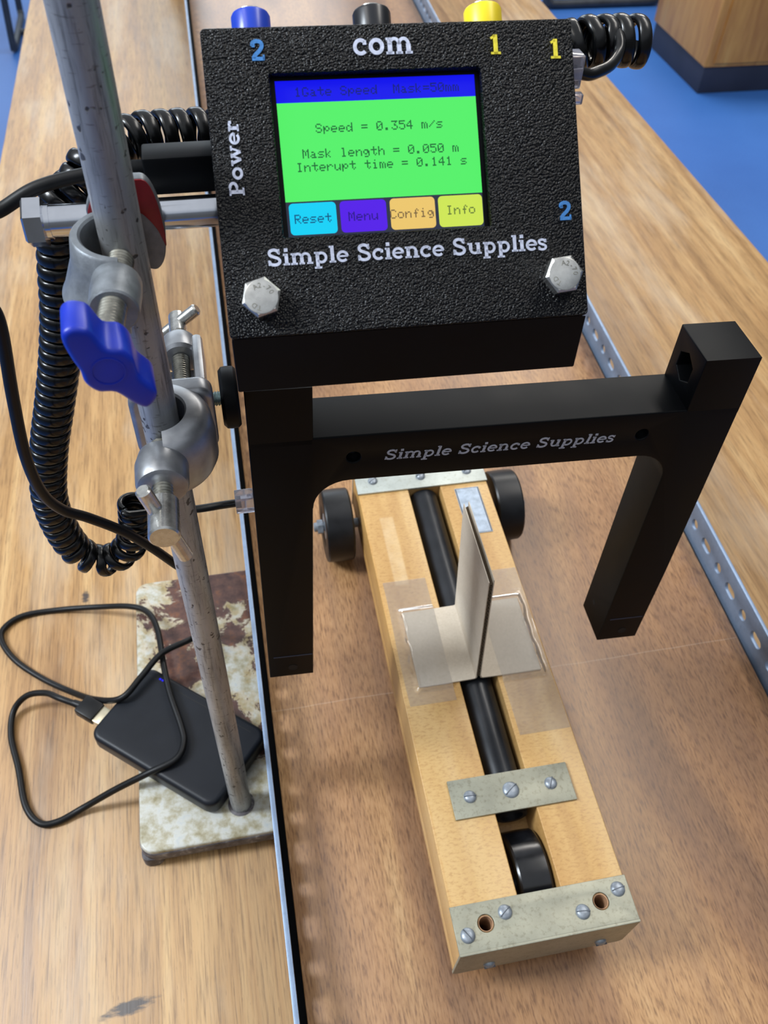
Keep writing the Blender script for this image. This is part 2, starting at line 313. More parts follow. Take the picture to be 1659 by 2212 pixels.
class G:
    """collects shapes (millimetres) into one mesh"""
    def __init__(s, T=None): s.bm = bmesh.new(); s.T = T or Matrix.Identity(4)
    def _merge(s, b, X=None):
        me = bpy.data.meshes.new('tmp'); b.to_mesh(me); b.free()
        me.transform(s.T @ (X or Matrix.Identity(4))); s.bm.from_mesh(me); bpy.data.meshes.remove(me); return s
    def box(s, x0, x1, y0, y1, z0, z1, bev=0.0, X=None, seg=2):
        b = bmesh.new(); bmesh.ops.create_cube(b, size=1)
        for v in b.verts: v.co = V((x0 + (v.co.x + .5) * (x1 - x0), y0 + (v.co.y + .5) * (y1 - y0), z0 + (v.co.z + .5) * (z1 - z0)))
        if bev: bmesh.ops.bevel(b, geom=b.edges[:], offset=bev, segments=seg, affect='EDGES', profile=0.5)
        return s._merge(b, X)
    def lathe(s, prof, X=None, seg=32, closed=False):       # prof: list of (radius, height) around local z
        b = bmesh.new(); rings = []
        for r, h in prof:
            if r <= 1e-6: rings.append([b.verts.new((0, 0, h))])
            else: rings.append([b.verts.new((r * math.cos(2 * PI * i / seg), r * math.sin(2 * PI * i / seg), h)) for i in range(seg)])
        pairs = list(zip(rings[:-1], rings[1:])) + ([(rings[-1], rings[0])] if closed else [])
        for A, B in pairs:
            for i in range(seg):
                j = (i + 1) % seg
                if len(A) == 1 and len(B) == 1: continue
                if len(A) == 1: b.faces.new((A[0], B[i], B[j]))
                elif len(B) == 1: b.faces.new((A[i], A[j], B[0]))
                else: b.faces.new((A[i], A[j], B[j], B[i]))
        if not closed:
            for R in (rings[0], rings[-1]):
                if len(R) > 1: b.faces.new(R)
        bmesh.ops.recalc_face_normals(b, faces=b.faces[:]); return s._merge(b, X)
    def cyl(s, p0, p1, r0, r1=None, seg=28, bev=0.0):
        r1 = r0 if r1 is None else r1; L = (V(p1) - V(p0)).length
        prof = [(0, 0), (r0 - bev, 0), (r0, bev), (r1, L - bev), (r1 - bev, L), (0, L)] if bev else [(0, 0), (r0, 0), (r1, L), (0, L)]
        return s.lathe(prof, axis_frame(p0, V(p1) - V(p0)), seg)
    def thread(s, p0, p1, r, pitch=1.25, depth=0.45, seg=24):
        L = (V(p1) - V(p0)).length; n = max(2, int(L / pitch)); prof = [(0, 0), (r - depth, 0)]
        for i in range(n):
            z = L * i / n; st = L / n
            prof += [(r - depth, z + st * 0.12), (r, z + st * 0.45), (r, z + st * 0.6), (r - depth, z + st * 0.95)]
        prof += [(r - depth, L), (0, L)]
        return s.lathe(prof, axis_frame(p0, V(p1) - V(p0)), seg)
    def tube(s, pts, r, seg=12, flat=None):
        P = [V(p) for p in pts]; b = bmesh.new(); N = None; rings = []
        for i, p in enumerate(P):
            t = (P[min(i + 1, len(P) - 1)] - P[max(i - 1, 0)]).normalized()
            if N is None: N = t.orthogonal().normalized()
            N = (N - t * N.dot(t)).normalized(); B = t.cross(N)
            rings.append([b.verts.new(p + (N * math.cos(2 * PI * k / seg) + B * math.sin(2 * PI * k / seg)) * r) for k in range(seg)])
        for A, C in zip(rings[:-1], rings[1:]):
            for k in range(seg): b.faces.new((A[k], A[(k + 1) % seg], C[(k + 1) % seg], C[k]))
        b.faces.new(rings[0][::-1]); b.faces.new(rings[-1])
        bmesh.ops.recalc_face_normals(b, faces=b.faces[:]); return s._merge(b)
    def strap(s, pts, half_w, half_t, centre, seg=12):      # flat cord: wide along the coil axis, thin radially
        P = [V(p) for p in pts]; b = bmesh.new(); rings = []
        for i, p in enumerate(P):
            t = (P[min(i + 1, len(P) - 1)] - P[max(i - 1, 0)]).normalized()
            N = p - centre[i]; N = (N - t * N.dot(t)).normalized(); B = t.cross(N)
            ring = []
            for k in range(seg):
                a = 2 * PI * k / seg; ca, sa = math.cos(a), math.sin(a)
                ring.append(b.verts.new(p + N * half_t * math.copysign(abs(ca) ** 0.8, ca) + B * half_w * math.copysign(abs(sa) ** 0.8, sa)))
            rings.append(ring)
        for A, C in zip(rings[:-1], rings[1:]):
            for k in range(seg): b.faces.new((A[k], A[(k + 1) % seg], C[(k + 1) % seg], C[k]))
        b.faces.new(rings[0][::-1]); b.faces.new(rings[-1])
        bmesh.ops.recalc_face_normals(b, faces=b.faces[:]); return s._merge(b)
    def revolve(s, prof, cx, cy, a0, a1, n=40, dz=0.0):             # closed (radius, z) outline swept from angle a0 to a1
        b = bmesh.new(); rings = []
        for i in range(n + 1):
            a = a0 + (a1 - a0) * i / n
            rings.append([b.verts.new((cx + r * math.cos(a), cy + r * math.sin(a), z + dz * (i / n) ** 2)) for r, z in prof])
        for A, C in zip(rings[:-1], rings[1:]):
            for k in range(len(prof)): b.faces.new((A[k], A[(k + 1) % len(prof)], C[(k + 1) % len(prof)], C[k]))
        b.faces.new(rings[0]); b.faces.new(rings[-1][::-1])
        bmesh.ops.recalc_face_normals(b, faces=b.faces[:]); return s._merge(b)
    def extr(s, outer, holes=(), depth=1.0, bev=0.0, X=None, res=2):   # polygon with holes, from local z=0 to z=depth
        cu = bpy.data.curves.new('tmp', 'CURVE'); cu.dimensions = '2D'; cu.fill_mode = 'BOTH'
        for loop in [outer] + list(holes):
            sp = cu.splines.new('POLY'); sp.points.add(len(loop) - 1); sp.use_cyclic_u = True
            for q, p in zip(sp.points, loop): q.co = (p[0], p[1], 0, 1)
        cu.bevel_depth = bev; cu.bevel_resolution = res if bev else 0; cu.offset = -bev; cu.extrude = max(depth / 2 - bev, 1e-4)
        o = bpy.data.objects.new('tmp', cu); COL.objects.link(o); dg = bpy.context.evaluated_depsgraph_get()
        me = bpy.data.meshes.new_from_object(o.evaluated_get(dg)); me.transform(Matrix.Translation((0, 0, depth / 2)))
        b = bmesh.new(); b.from_mesh(me); bmesh.ops.remove_doubles(b, verts=b.verts[:], dist=1e-4)
        bmesh.ops.recalc_face_normals(b, faces=b.faces[:])
        bpy.data.objects.remove(o); bpy.data.curves.remove(cu); bpy.data.meshes.remove(me); return s._merge(b, X)
    def ribbon(s, pts, w, h, X=None, closed=False):          # flat stroke of width w, height h in local xy
        P = [V((p[0], p[1])) for p in pts]; n = len(P); b = bmesh.new(); Ls = []
        for i in range(n):
            if closed: t = P[(i + 1) % n] - P[(i - 1) % n]
            else: t = P[min(i + 1, n - 1)] - P[max(i - 1, 0)]
            t = t.normalized(); nn = V((-t.y, t.x)) * w / 2
            a, c = P[i] + nn, P[i] - nn
            Ls.append([b.verts.new((a.x, a.y, 0)), b.verts.new((c.x, c.y, 0)), b.verts.new((c.x, c.y, h)), b.verts.new((a.x, a.y, h))])
        for i in range(n if closed else n - 1):
            A, B = Ls[i], Ls[(i + 1) % n]
            for k in range(4): b.faces.new((A[k], A[(k + 1) % 4], B[(k + 1) % 4], B[k]))
        if not closed: b.faces.new(Ls[0]); b.faces.new(Ls[-1][::-1])
        bmesh.ops.recalc_face_normals(b, faces=b.faces[:]); return s._merge(b, X)
    def text(s, txt, size, h, X):                            # built-in lettering, for tiny stamps
        cu = bpy.data.curves.new('tmp', 'FONT'); cu.body = txt; cu.size = size; cu.extrude = h; cu.align_x = 'CENTER'; cu.align_y = 'CENTER'
        o = bpy.data.objects.new('tmp', cu); COL.objects.link(o); dg = bpy.context.evaluated_depsgraph_get()
        me = bpy.data.meshes.new_from_object(o.evaluated_get(dg)); b = bmesh.new(); b.from_mesh(me)
        bpy.data.objects.remove(o); bpy.data.curves.remove(cu); bpy.data.meshes.remove(me); return s._merge(b, X)
def link_mesh(name, g, mat, parent=None, angle=35, smooth=True):
    me = bpy.data.meshes.new(name); off = parent_off(parent)
    for v in g.bm.verts: v.co = (v.co - off) * MM
    g.bm.to_mesh(me); g.bm.free()
    mats = mat if isinstance(mat, (list, tuple)) else [mat]
    for m in mats: me.materials.append(m)
    if smooth:
        me.polygons.foreach_set('use_smooth', [True] * len(me.polygons)); me.set_sharp_from_angle(angle=math.radians(angle))
    o = bpy.data.objects.new(name, me); COL.objects.link(o)
    if parent: o.parent = parent
    return o
OFF = {}
def parent_off(p): return OFF[p.name] if p else V((0, 0, 0))
def thing(name, label, cat, loc, group=None):
    o = bpy.data.objects.new(name, None); COL.objects.link(o); o.empty_display_size = 0.02
    o.location = V(loc) * MM; OFF[o.name] = V(loc); o['label'] = label; o['category'] = cat
    if group: o['group'] = group
    return o
def part(name, g, mat, parent, label=None, **k):
    o = link_mesh(name, g, mat, parent, **k); OFF[o.name] = OFF[parent.name]
    if label: o['label'] = label
    return o
def single(name, g, mat, label, cat, loc, group=None, **k):   # a thing that is one mesh
    me_off = V(loc); OFF['_'] = me_off
    class P: name = '_'
    for v in g.bm.verts: v.co -= me_off
    o = link_mesh(name, g, mat, None, **k); o.location = me_off * MM; OFF[o.name] = me_off
    o['label'] = label; o['category'] = cat
    if group: o['group'] = group
    return o

# ================================================================== SETTING
g = G(); g.box(-6000, 7000, -4000, 9000, -860, -850)
f = link_mesh('floor', g, M['floor'], None, smooth=False); f['kind'] = 'structure'
g = G(); g.box(-6000, 7000, 9000, 9100, -860, 1900)
f = link_mesh('wall_back', g, M['wall'], None, smooth=False); f['kind'] = 'structure'

# ================================================================== LABORATORY BENCH
bench = thing('laboratory_bench', 'long worn wooden laboratory bench under all the apparatus', 'bench', (0, 0, -850))
g = G(); g.box(-252, 640, -500, 1900, -38, 0, 2.5)
o = part('bench_top', g, M['bench'], bench); 
# bench top carries its own origin so its grain and stains are measured from the surface
for v in o.data.vertices: v.co.z -= 0.850
o.location.z = 0.850; OFF[o.name] = V((0, 0, 0))
g = G(); g.box(-200, 590, -440, 1840, -120, -38); part('apron', g, M['cab'], bench)
for x in (-180, 500):
    for y in (-420, 1750):
        g = G(); g.box(x, x + 70, y, y + 70, -850, -120, 3); part('leg', g, M['cab'], bench)

# ================================================================== RUNWAY (slightly sloping board with slotted angle edges)
ul, ll, nl = V((0.99995, -0.01013, 0)), V((0.01012, 0.99924, 0.03759)), V((-0.00038, -0.03759, 0.99929))
T0 = V((74.16567, 101.96358, -448.12303 + 552))
S0 = T0 - nl * 54                      # point of the runway surface below the trolley's front corner
TR = frame(S0, ul, ll, nl)
RL0, RL1 = -846, 1690
run = thing('trolley_runway', 'long sloping brown board with steel angle along both edges', 'runway', S0 + ll * RL0)
g = G(TR); g.box(-75, 246.5, RL0, RL1, -18, 0, 0.8); part('board', g, M['runway'], run)
def slotted_angle(u_in, sgn):
    g = G()
    holes = []; l = RL0 + 14; k = 0
    base = 240.0
    while l < RL1 - 20:
        i = round((l - base) / 20.0); c = base + 20.0 * i
        if i % 2 == 0: holes.append(rrect(c - 6.6, 9.6, c + 6.6, 17.2, 3.79, 5))
        else: holes.append(circ(c, 13.4, 4.1, 18))
        l += 20
    # flange: polygon in (l, n), extruded along u
    X = TR @ frame((u_in, 0, 0), (0, 1, 0), (0, 0, 1), (1, 0, 0))
    t = 2.6
    if sgn < 0: X = X @ Matrix.Translation((0, 0, -t))
    g.extr([(RL0, -18), (RL1, -18), (RL1, 28), (RL0, 28)], holes, t, 0.3, X, 1)
    g2 = G(TR)
    a, b = (u_in - t, u_in + 36) if sgn < 0 else (u_in - 36, u_in + t)
    g2.box(a, b, RL0, RL1, -20.4, -18)
    me = bpy.data.meshes.new('t'); g2.bm.to_mesh(me); g2.bm.free(); g.bm.from_mesh(me); bpy.data.meshes.remove(me)
    return g
la = part('slotted_angle', slotted_angle(-78.6, -1), M['steel_dark'], run, 'dark slotted angle')  # left angle coloured darker than the right, with a lighter strip along its top
g = G(TR); g.box(-81.25, -78.55, RL0, RL1, 27.6, 28.3, 0.25); part('upper_edge', g, M['steel_blue'], la, 'grey upper edge')
part('slotted_angle', slotted_angle(248.8, 1), M['steel_blue'], run)
# wooden prop under the raised far end
zt = (S0 + ll * 1660 - nl * 20.4).z
g = G(); g.box(-20, 330, 1735, 1775, 0, zt - 1.2, 1.0)
single('prop_block', g, M['prop'], 'plain wooden block propping up the far end of the runway', 'block', (150, 1755, 0))

# ================================================================== DYNAMICS TROLLEY
TT = frame(T0, ul, ll, nl)             # u across, l along, n up; n = 0 is its top surface
tro = thing('dynamics_trolley', 'wooden dynamics trolley with black wheels standing on the runway', 'trolley', S0 + ul * 45 + ll * 150)
def tpart(name, g, mat, par=tro, **k): return part(name, g, mat, par, **k)
w_hole = rrect(35.2, 14, 57.8, 60, 1.0, 2); t_hole = rrect(35.2, 14, 57.8, 292, 1.0, 2)
g = G(TT)
zax = frame((0, 0, 0), (1, 0, 0), (0, 1, 0), (0, 0, 1))
g.extr([(0.4, 0), (91.1, 0), (91.1, 312), (0.4, 312)], [t_hole, circ(16, 11.4, 3.4, 20), circ(75.3, 11.3, 3.4, 20)], 27, 0.7, Matrix.Translation((0, 0, -27)))
g.extr([(0.4, 0), (91.1, 0), (91.1, 312), (0.4, 312)], [w_hole], 7, 0.4, Matrix.Translation((0, 0, -34)))
body = tpart('body', g, M['beech'])
# give the body a local frame lined up with the trolley so its grain follows it
def localise(o, X, root):
    inv = (X.inverted() @ Matrix.Translation(OFF[root.name])).copy()
    B = Matrix.Translation(-OFF[root.name]) @ X
    Ms = Matrix.Scale(1 / MM, 4); Mi = Matrix.Scale(MM, 4)
    o.data.transform(Mi @ inv @ Ms); o.matrix_basis = Mi @ B @ Ms
localise(body, TT @ Matrix.Translation((45, 0, 0)), tro)
def screw(g, p, r, h, ang, X, seg=24):
    b = bmesh.new()
    g.lathe([(0, h * 0.98), (r * 0.35, h), (r * 0.72, h * 0.78), (r * 0.93, h * 0.42), (r, 0.05), (r, -0.4)][::-1], X @ Matrix.Translation(p), seg)
def slot(g, p, r, h, ang, X):
    g.box(-r * 0.92, r * 0.92, -0.24, 0.24, h * 0.55, h * 1.01, 0, X @ Matrix.Translation(p) @ Matrix.Rotation(ang, 4, 'Z'))
def slotted_screw(p, r, h, ang, X, par, name='screw'):
    g = G(TT); screw(g, p, r, h, ang, X); s = tpart(name, g, M['screw'], par)
    g = G(TT); slot(g, p, r, h, ang, X); tpart('slot', g, M['slot'], s)
# front plate: folded zinc strip
I4 = Matrix.Identity(4)
g = G(TT)
g.extr([(0, 0), (91.5, 0), (91.5, 21.5), (0, 21.5)], [circ(16, 11.4, 4.2, 26), circ(75.3, 11.3, 4.2, 26)], 1.6, 0.25, Matrix.Translation((0, 0, -0.2)))
Xf = frame((0, 0.3, 0), (1, 0, 0), (0, 0, 1), (0, -1, 0))
g.extr([(0, 1.3), (91.5, 1.3), (91.5, -34), (89, -36), (2.5, -36), (0, -34)], [], 1.5, 0.3, Xf)
fp = tpart('front_plate', g, M['zinc_dirty'])
for p, r, a in (((5.9, 7.5), 3.7, -1.0), ((26.6, 14.7), 3.6, 0.6), ((64.7, 8.1), 3.7, -0.1), ((85.6, 15.3), 3.7, 0.15)):
    slotted_screw((p[0], p[1], 1.4), r, 1.7, a, I4, fp)
for u, n, a in ((18.3, -27, 0.1), (77.5, -26.5, 0.1)):
    slotted_screw((u, n, 1.5), 3.1, 1.9, a, Xf, fp)
for u, l in ((16, 11.4), (75.3, 11.3)):
    g = G(TT); g.lathe([(3.3, -26.9), (3.3, 0.7), (3.75, 0.9), (3.75, -26.9)], Matrix.Translation((u, l, 0)), 24, True)
    tpart('peg_hole', g, M['endgrain'])
# bracket
g = G(TT); g.box(13.4, 80.4, 62.7, 83.8, 0, 1.6, 0.3); br = tpart('cross_bracket', g, M['zinc_dirty'])
for u, r, a in ((23.7, 3.5, -0.05), (46.4, 4.6, 0.6), (68.8, 3.5, 1.1)): slotted_screw((u, 73.5, 1.5), r, 1.8, a, I4, br)
# rear plate
g = G(TT); g.box(0, 91.5, 290.7, 313, 0, 1.6, 0.3); g.box(0, 91.5, 311.5, 313.2, -34, 1.5, 0.3); rp = tpart('rear_plate', g, M['zinc'])
slotted_screw((45.7, 300.5, 1.5), 3.4, 2.4, 0.2, I4, rp)
for u in (12, 79): slotted_screw((u, 301, 1.5), 3.4, 1.8, 0.6, I4, rp)
# plunger tube in its groove
g = G(TT); g.cyl((46.4, 66, -11.2), (46.4, 291, -11.2), 9.9, bev=0.6, seg=40); pt_ = tpart('plunger_tube', g, M['tube'])
g = G(TT); g.lathe([(6.2, 0), (8.6, 0), (8.6, 2.4), (6.2, 2.4)], axis_frame((46.4, 66, -11.2), (0, -1, 0)), 30, True); tpart('end_ring', g, M['tube'], pt_)
# name plate
g = G(TT); q = [(66.9, 286.6), (83.8, 286.6), (83.8, 246.6), (66.9, 246.6)]
g.extr(q[::-1], [], 0.5, 0.1); npl = tpart('name_plate', g, M['nameplate'])
g = G(TT); g.ribbon([(67.5, 286), (83.2, 286), (83.2, 247.2), (67.5, 247.2)], 0.7, 0.56, closed=True)
tpart('border', g, M['ink_dark'], npl)
# wheels
def wheel(cu, cl, cn, r, w, mat, hub=True):
    X = axis_frame((cu - w / 2, cl, cn), (1, 0, 0)); g = G(TT); h = w
    g.lathe([(5, 1.2), (r * 0.52, 1.2), (r * 0.60, 0.3), (r * 0.90, 0), (r * 0.965, 0.4), (r * 0.993, 1.5), (r * 1.004, h * .5), (r * 0.993, h - 1.5), (r * 0.965, h - 0.4), (r * 0.90, h), (r * 0.60, h - .3), (r * 0.52, h - 1.2), (5, h - 1.2)], X, 56)
    wo = tpart('wheel', g, mat, angle=20)
    if hub:
        g = G(TT)
        for z in (0.9, h - 2.0): g.lathe([(3.4, z), (9, z), (9, z + 1.1), (3.4, z + 1.1)], X, 30, True)
        tpart('hub_disc', g, M['screw'], wo)
wheel(-14.6, 290, -28.2, 25.8, 19.5, M['rubber']); wheel(106.2, 290, -28.2, 25.8, 19.5, M['rubber']); wheel(47.8, 35, -28.4, 25.6, 18, M['tyre_gloss'], False)
g = G(TT); g.cyl((-31, 290, -28.2), (123, 290, -28.2), 3.3, bev=0.5); g.cyl((-28.5, 290, -28.2), (-24.8, 290, -28.2), 5.4, seg=6); g.cyl((116.4, 290, -28.2), (120, 290, -28.2), 5.4, seg=6)
tpart('rear_axle', g, M['screw'])
g = G(TT); g.cyl((34, 34, -28.6), (59, 34, -28.6), 3.2); tpart('front_axle', g, M['screw'])

# ================================================================== CARD MASK
# T shaped: two flaps on the trolley top and an upright double flag that leans a little to the left
def up(u0, n): return u0 - 6.4 * n / 102.0
mask = thing('card_mask', 'grey folded cardboard mask standing upright on the trolley', 'card', T0 + ul * 46 + ll * 167)
MT = frame(T0, ul, ll, nl)
L0, L1 = 141.3, 192.6
def sheet(pu, l0, l1, th, wob=0.0):      # profile pu: list of (u, n) swept along l
    g = G(MT); b = bmesh.new(); nseg = 14; rows = []
    P = [V(p) for p in pu]
    for k in range(nseg + 1):
        l = l0 + (l1 - l0) * k / nseg; A, B = [], []
        for i, p in enumerate(P):
            t = (P[min(i + 1, len(P) - 1)] - P[max(i - 1, 0)]).normalized(); nn = V((-t.y, t.x)) * th / 2
            w = wob * math.sin(k * 1.1 + i * 0.7)
            A.append(b.verts.new((p.x + nn.x + w, l, p.y + nn.y))); B.append(b.verts.new((p.x - nn.x + w, l, p.y - nn.y)))
        rows.append(A + B[::-1])
    for A, B in zip(rows[:-1], rows[1:]):
        for i in range(len(A)): b.faces.new((A[i], A[(i + 1) % len(A)], B[(i + 1) % len(B)], B[i]))
    b.faces.new(rows[0]); b.faces.new(rows[-1][::-1]); bmesh.ops.recalc_face_normals(b, faces=b.faces[:]); return g._merge(b)
def flagline(off, n0=2.0, top=102.0, k=10): return [(up(46.0, n0 + (top - n0) * i / k) + off, n0 + (top - n0) * i / k) for i in range(k + 1)]
part('left_flap', sheet([(10.8, 0.75), (20, 0.8), (34, 1.1), (43.4, 1.5), (44.6, 2.2), (44.75, 4.0)], L0, L1, 0.9), M['card'], mask)
part('right_flap', sheet([(84.5, 0.75), (70, 0.8), (56, 1.1), (48.9, 1.5), (47.6, 2.2), (47.3, 4.0)], L0, L1, 0.9), M['card'], mask)
part('left_liner', sheet(flagline(-1.25, 3.5, 101.0), L0, L1 + .3, 0.45), M['card'], mask)
part('right_liner', sheet(flagline(1.25, 3.5, 102.5), L0, L1, 0.45), M['card'], mask)
core = [(up(46.0, n) + 0.95 * math.sin(n * 2 * PI / 3.4), n) for n in [3.5 + 0.42 * i for i in range(int(96.5 / 0.42))]]
part('corrugated_core', sheet(core, L0 + 0.3, L1 - 0.5, 0.28), M['core'], mask)

# tape strips: thin clear sheets bridging from the card down on to the wood
def tape(name, u0, u1, l0, l1, card_u, side, label, seed):
    rnd = random.Random(seed); nu, nv = 44, 70; g = G(MT); b = bmesh.new(); rows = []
    ph = [rnd.uniform(0, 6.3) for _ in range(6)]
    for j in range(nv + 1):
        l = l0 + (l1 - l0) * j / nv; row = []
        for i in range(nu + 1):
            u = u0 + (u1 - u0) * i / nu
            du = (u - card_u) * side             # >0 outside the card edge
            wob = 0.8 * math.sin(l * 0.16 + ph[0]) + 0.5 * math.sin(l * 0.43 + ph[1])
            dl = max(L0 - l, l - L1)             # >0 past the card ends
            e = max(du - wob * 0.6, dl - 0.5 - 0.3 * wob)
            hi = 1.62; lo = 0.14
            t = min(max((e - 0.1) / 3.0, 0), 1); h = hi + (lo - hi) * (t * t * (3 - 2 * t))
            h += 0.40 * math.exp(-((e - 0.6 + 0.5 * math.sin(l * 0.3 + ph[2])) / 0.55) ** 2)
            h += (0.34 if side > 0 else 0.0) * math.exp(-((e - 5.2 + 0.9 * math.sin(l * 0.11 + ph[3])) / 0.5) ** 2) * (0.5 + 0.5 * math.sin(l * 0.09 + ph[4])) ** 2
            h += 0.012 * math.sin(u * 0.35 + ph[5]) * math.sin(l * 0.21 + ph[4])
            row.append(b.verts.new((u + 0.25 * math.sin(l * 0.07), l, h)))
        rows.append(row)
    for A, B in zip(rows[:-1], rows[1:]):
        for i in range(nu): b.faces.new((A[i], A[i + 1], B[i + 1], B[i]))
    bmesh.ops.solidify(b, geom=b.faces[:], thickness=0.05)
    g._merge(b)
    return single(name, g, M['tape'], label, 'tape', T0 + ul * u0 + ll * l0, 'clear tape strips on the trolley')
tape('adhesive_tape', 3.2, 30.6, 130.5, 217, 10.8, -1, 'clear tape strip holding the left flap of the cardboard mask to the trolley', 3)
tape('adhesive_tape', 60.4, 90.2, 103.5, 216, 84.5, 1, 'long crinkled clear tape strip over the right flap of the cardboard mask', 11)

# ================================================================== RETORT STAND
RX, RY = -24.77, 231.85
stand = thing('retort_stand', 'retort stand with chipped cream base and scratched grey rod', 'stand', (RX, RY, 0))
g = G(); g.extr(rrect(-87.3, 211, 38, 416, 9, 8), [], 11.5, 1.2, Matrix.Translation((0, 0, 8.5)))
sb = part('base', g, M['enamel'], stand)
g = G(); g.extr(rrect(-87.9, 210.4, 38.6, 416.6, 9.6, 8), [rrect(-83.5, 215, 34, 412, 6, 6)], 9.5, 1.0, Matrix.Translation((0, 0, 7.6)))
for x, y in ((-87.9, 210.4), (26, 210.4), (-87.9, 404), (26, 404)): g.extr(rrect(x, y, x + 12.6, y + 12.6, 4.5, 5), [], 10, 0.6)
part('rim', g, M['iron'], stand, 'bare dark iron rim and feet')
g = G(); g.lathe([(0, 18.5), (8.4, 18.5), (8.2, 20.3), (7.4, 20.8), (6.0, 20.9)], Matrix.Translation((RX, RY, 0)), 32); part('collar', g, M['iron'], stand)
g = G(); g.cyl((RX, RY, 19), (RX, RY, 790), 6.35, seg=48, bev=0.8); part('rod', g, M['rod'], stand)

# ================================================================== BOSS HEADS
def arc_band(cx, cy, ri, ro, a0, a1, n=28):
    A = [(cx + ro * math.cos(a0 + (a1 - a0) * i / n), cy + ro * math.sin(a0 + (a1 - a0) * i / n)) for i in range(n + 1)]
    B = [(cx + ri * math.cos(a1 + (a0 - a1) * i / n), cy + ri * math.sin(a1 + (a0 - a1) * i / n)) for i in range(n + 1)]
    return A + B
D = math.radians
# upper clamp: hook round the left of the rod, blue wing screw in front, red faced jaw behind
bz = 412.0
bh = thing('boss_head', 'upper grey boss head with a blue wing screw on the rod', 'clamp', (RX, RY, bz))
g = G(); g.revolve([(9.6, 420.6), (10.2, 421.2), (11.8, 421.2), (12.4, 420.6), (13.6, 414), (17.0, 405.5), (18.2, 403.4), (18.0, 401.6), (16.8, 400.6), (10.2, 400.6), (9.6, 401.2)], -25.8, 227.0, D(76), D(272), dz=-2.6)
g.lathe([(0, 0), (6.2, 0), (6.7, 0.5), (7.0, 8), (6.8, 13), (5, 15.5), (0, 15.5)], axis_frame((-27.6, 202.0, bz - 0.3), (0.06, 1, 0)), 40)
hook = part('rod_jaw', g, M['cast'], bh)
g = G(); X = frame((0, 247, 0), (1, 0, 0), (0, 0, 1), (0, -1, 0))
outl = catmull([(-28.5, 428.6), (-19.5, 429.0), (-15.9, 428.0), (-13.6, 422), (-12.8, 412.5), (-14.1, 403.8), (-16.6, 399.8), (-19.4, 400.0), (-23, 403), (-30.3, 413), (-33.8, 418.6), (-32.8, 423)], 5, True)
g.extr(outl, [], 3.6, 0.35, frame((0, 243.2, 0), (1, 0, 0), (0, 0, 1), (0, -1, 0)), 3)
g.box(-31, -15.5, 241, 248, 401, 407, 1.5)
Xr = frame((-33, 0, 0), (0, 1, 0), (0, 0, 1), (1, 0, 0))
g.extr(arc_band(255.5, 409.7, 6.8, 11.0, D(-150), D(25), 20), [], 17, 0.8, Xr)
g.lathe([(0, 0), (6.8, 0), (7.2, 1), (7.0, 11), (6.0, 12.5), (0, 12.5)], axis_frame((-26, 266.5, 409.7), (0, 1, 0)), 32)
part('bar_jaw', g, M['cast'], bh)
g = G(); o2 = catmull([(-28.5, 428.2), (-19.5, 428.7), (-15.9, 427.8), (-13.9, 421.9), (-13.1, 412.8), (-13.3, 407.4), (-14.9, 412.6), (-17.2, 416.6), (-19.8, 418.8), (-26, 418.2), (-33.1, 418.7), (-32.2, 422.8)], 5, True)
g.extr(o2, [], 0.5, 0.1, frame((0, 239.75, 0), (1, 0, 0), (0, 0, 1), (0, -1, 0))); part('painted_face', g, M['red'], bh, 'chipped red painted face')
g = G(); g.thread((-25.6, 225.4, bz + 0.6), (-29.2, 184, bz + 1.2), 3.75, 1.3); sc_ = part('clamp_screw', g, M['thread'], bh)
g = G(); wx, wz = -29.0, 415.2
wing = [(-3.6, 13.0), (-1.6, 11.6), (0.6, 6.8), (4.2, 5.6), (6.2, 2.6), (6.6, -1.0), (7.2, -3.6), (10.0, -8.0), (9.6, -11.2), (7.0, -13.4), (4.2, -11.6), (0.4, -7.2), (-3.6, -6.2), (-6.0, -3.0), (-6.4, 0.8), (-7.4, 4.2), (-8.4, 9.2), (-8.0, 12.0), (-6.0, 13.4)]
Xw = axis_frame((wx, 172.0, wz), (0.07, 1, 0.0)); Xw = frame((wx, 185.0, wz), (1, 0.07, 0), (0, 0, 1), (0.07, -1, 0))
g.extr(catmull(wing, 4, True), [], 12.5, 1.5, Xw, 3)
wg = part('wing_knob', g, M['wing'], bh, 'blue plastic wing knob')
g = G(); g.lathe([(3.7, 0), (4.2, 0), (4.2, 0.25), (3.7, 0.25)], axis_frame((wx + 0.9, 172.55, wz), (0.07, -1, 0)), 30, True); part('moulding_ring', g, M['wing'], wg)
g = G(); g.thread((-26, 262, 409.7), (-26, 292, 409.7), 3.6, 1.3); g.cyl((-26, 292, 409.7), (-26, 300, 409.7), 4.3, bev=.5); part('bar_screw', g, M['thread'], bh)

# lower clamp: hook round the right of the rod, tommy bar screws front and back
bz = 340.0; sz = 333.0
lh = thing('boss_head', 'lower grey boss head with steel tommy bar screws on the rod', 'clamp', (RX, RY, bz))
g = G(); g.revolve([(8.6, 351.2), (9.2, 352.0), (13.2, 351.6), (15.6, 350.2), (17.2, 347.0), (18.0, 340), (18.0, 331), (16.8, 328.2), (14.5, 327.2), (9.2, 327.2), (8.6, 328)], -24.4, 230.0, D(96), D(-88), dz=-2.0)
g.lathe([(0, 0), (6.8, 0), (8.2, 0.8), (8.8, 2.2), (9.0, 10), (7.8, 15), (4, 17.5), (0, 18)], axis_frame((-25.6, 203.8, bz), (0.0, 1, 0)), 40)
part('rod_jaw', g, M['polish'], lh)
g = G(); X = frame((0, 247.5, 0), (1, 0, 0), (0, 0, 1), (0, -1, 0))
g.extr(rrect(-35.5, 321, -6, 351, 5, 6), [], 9, 2.2, X, 3)
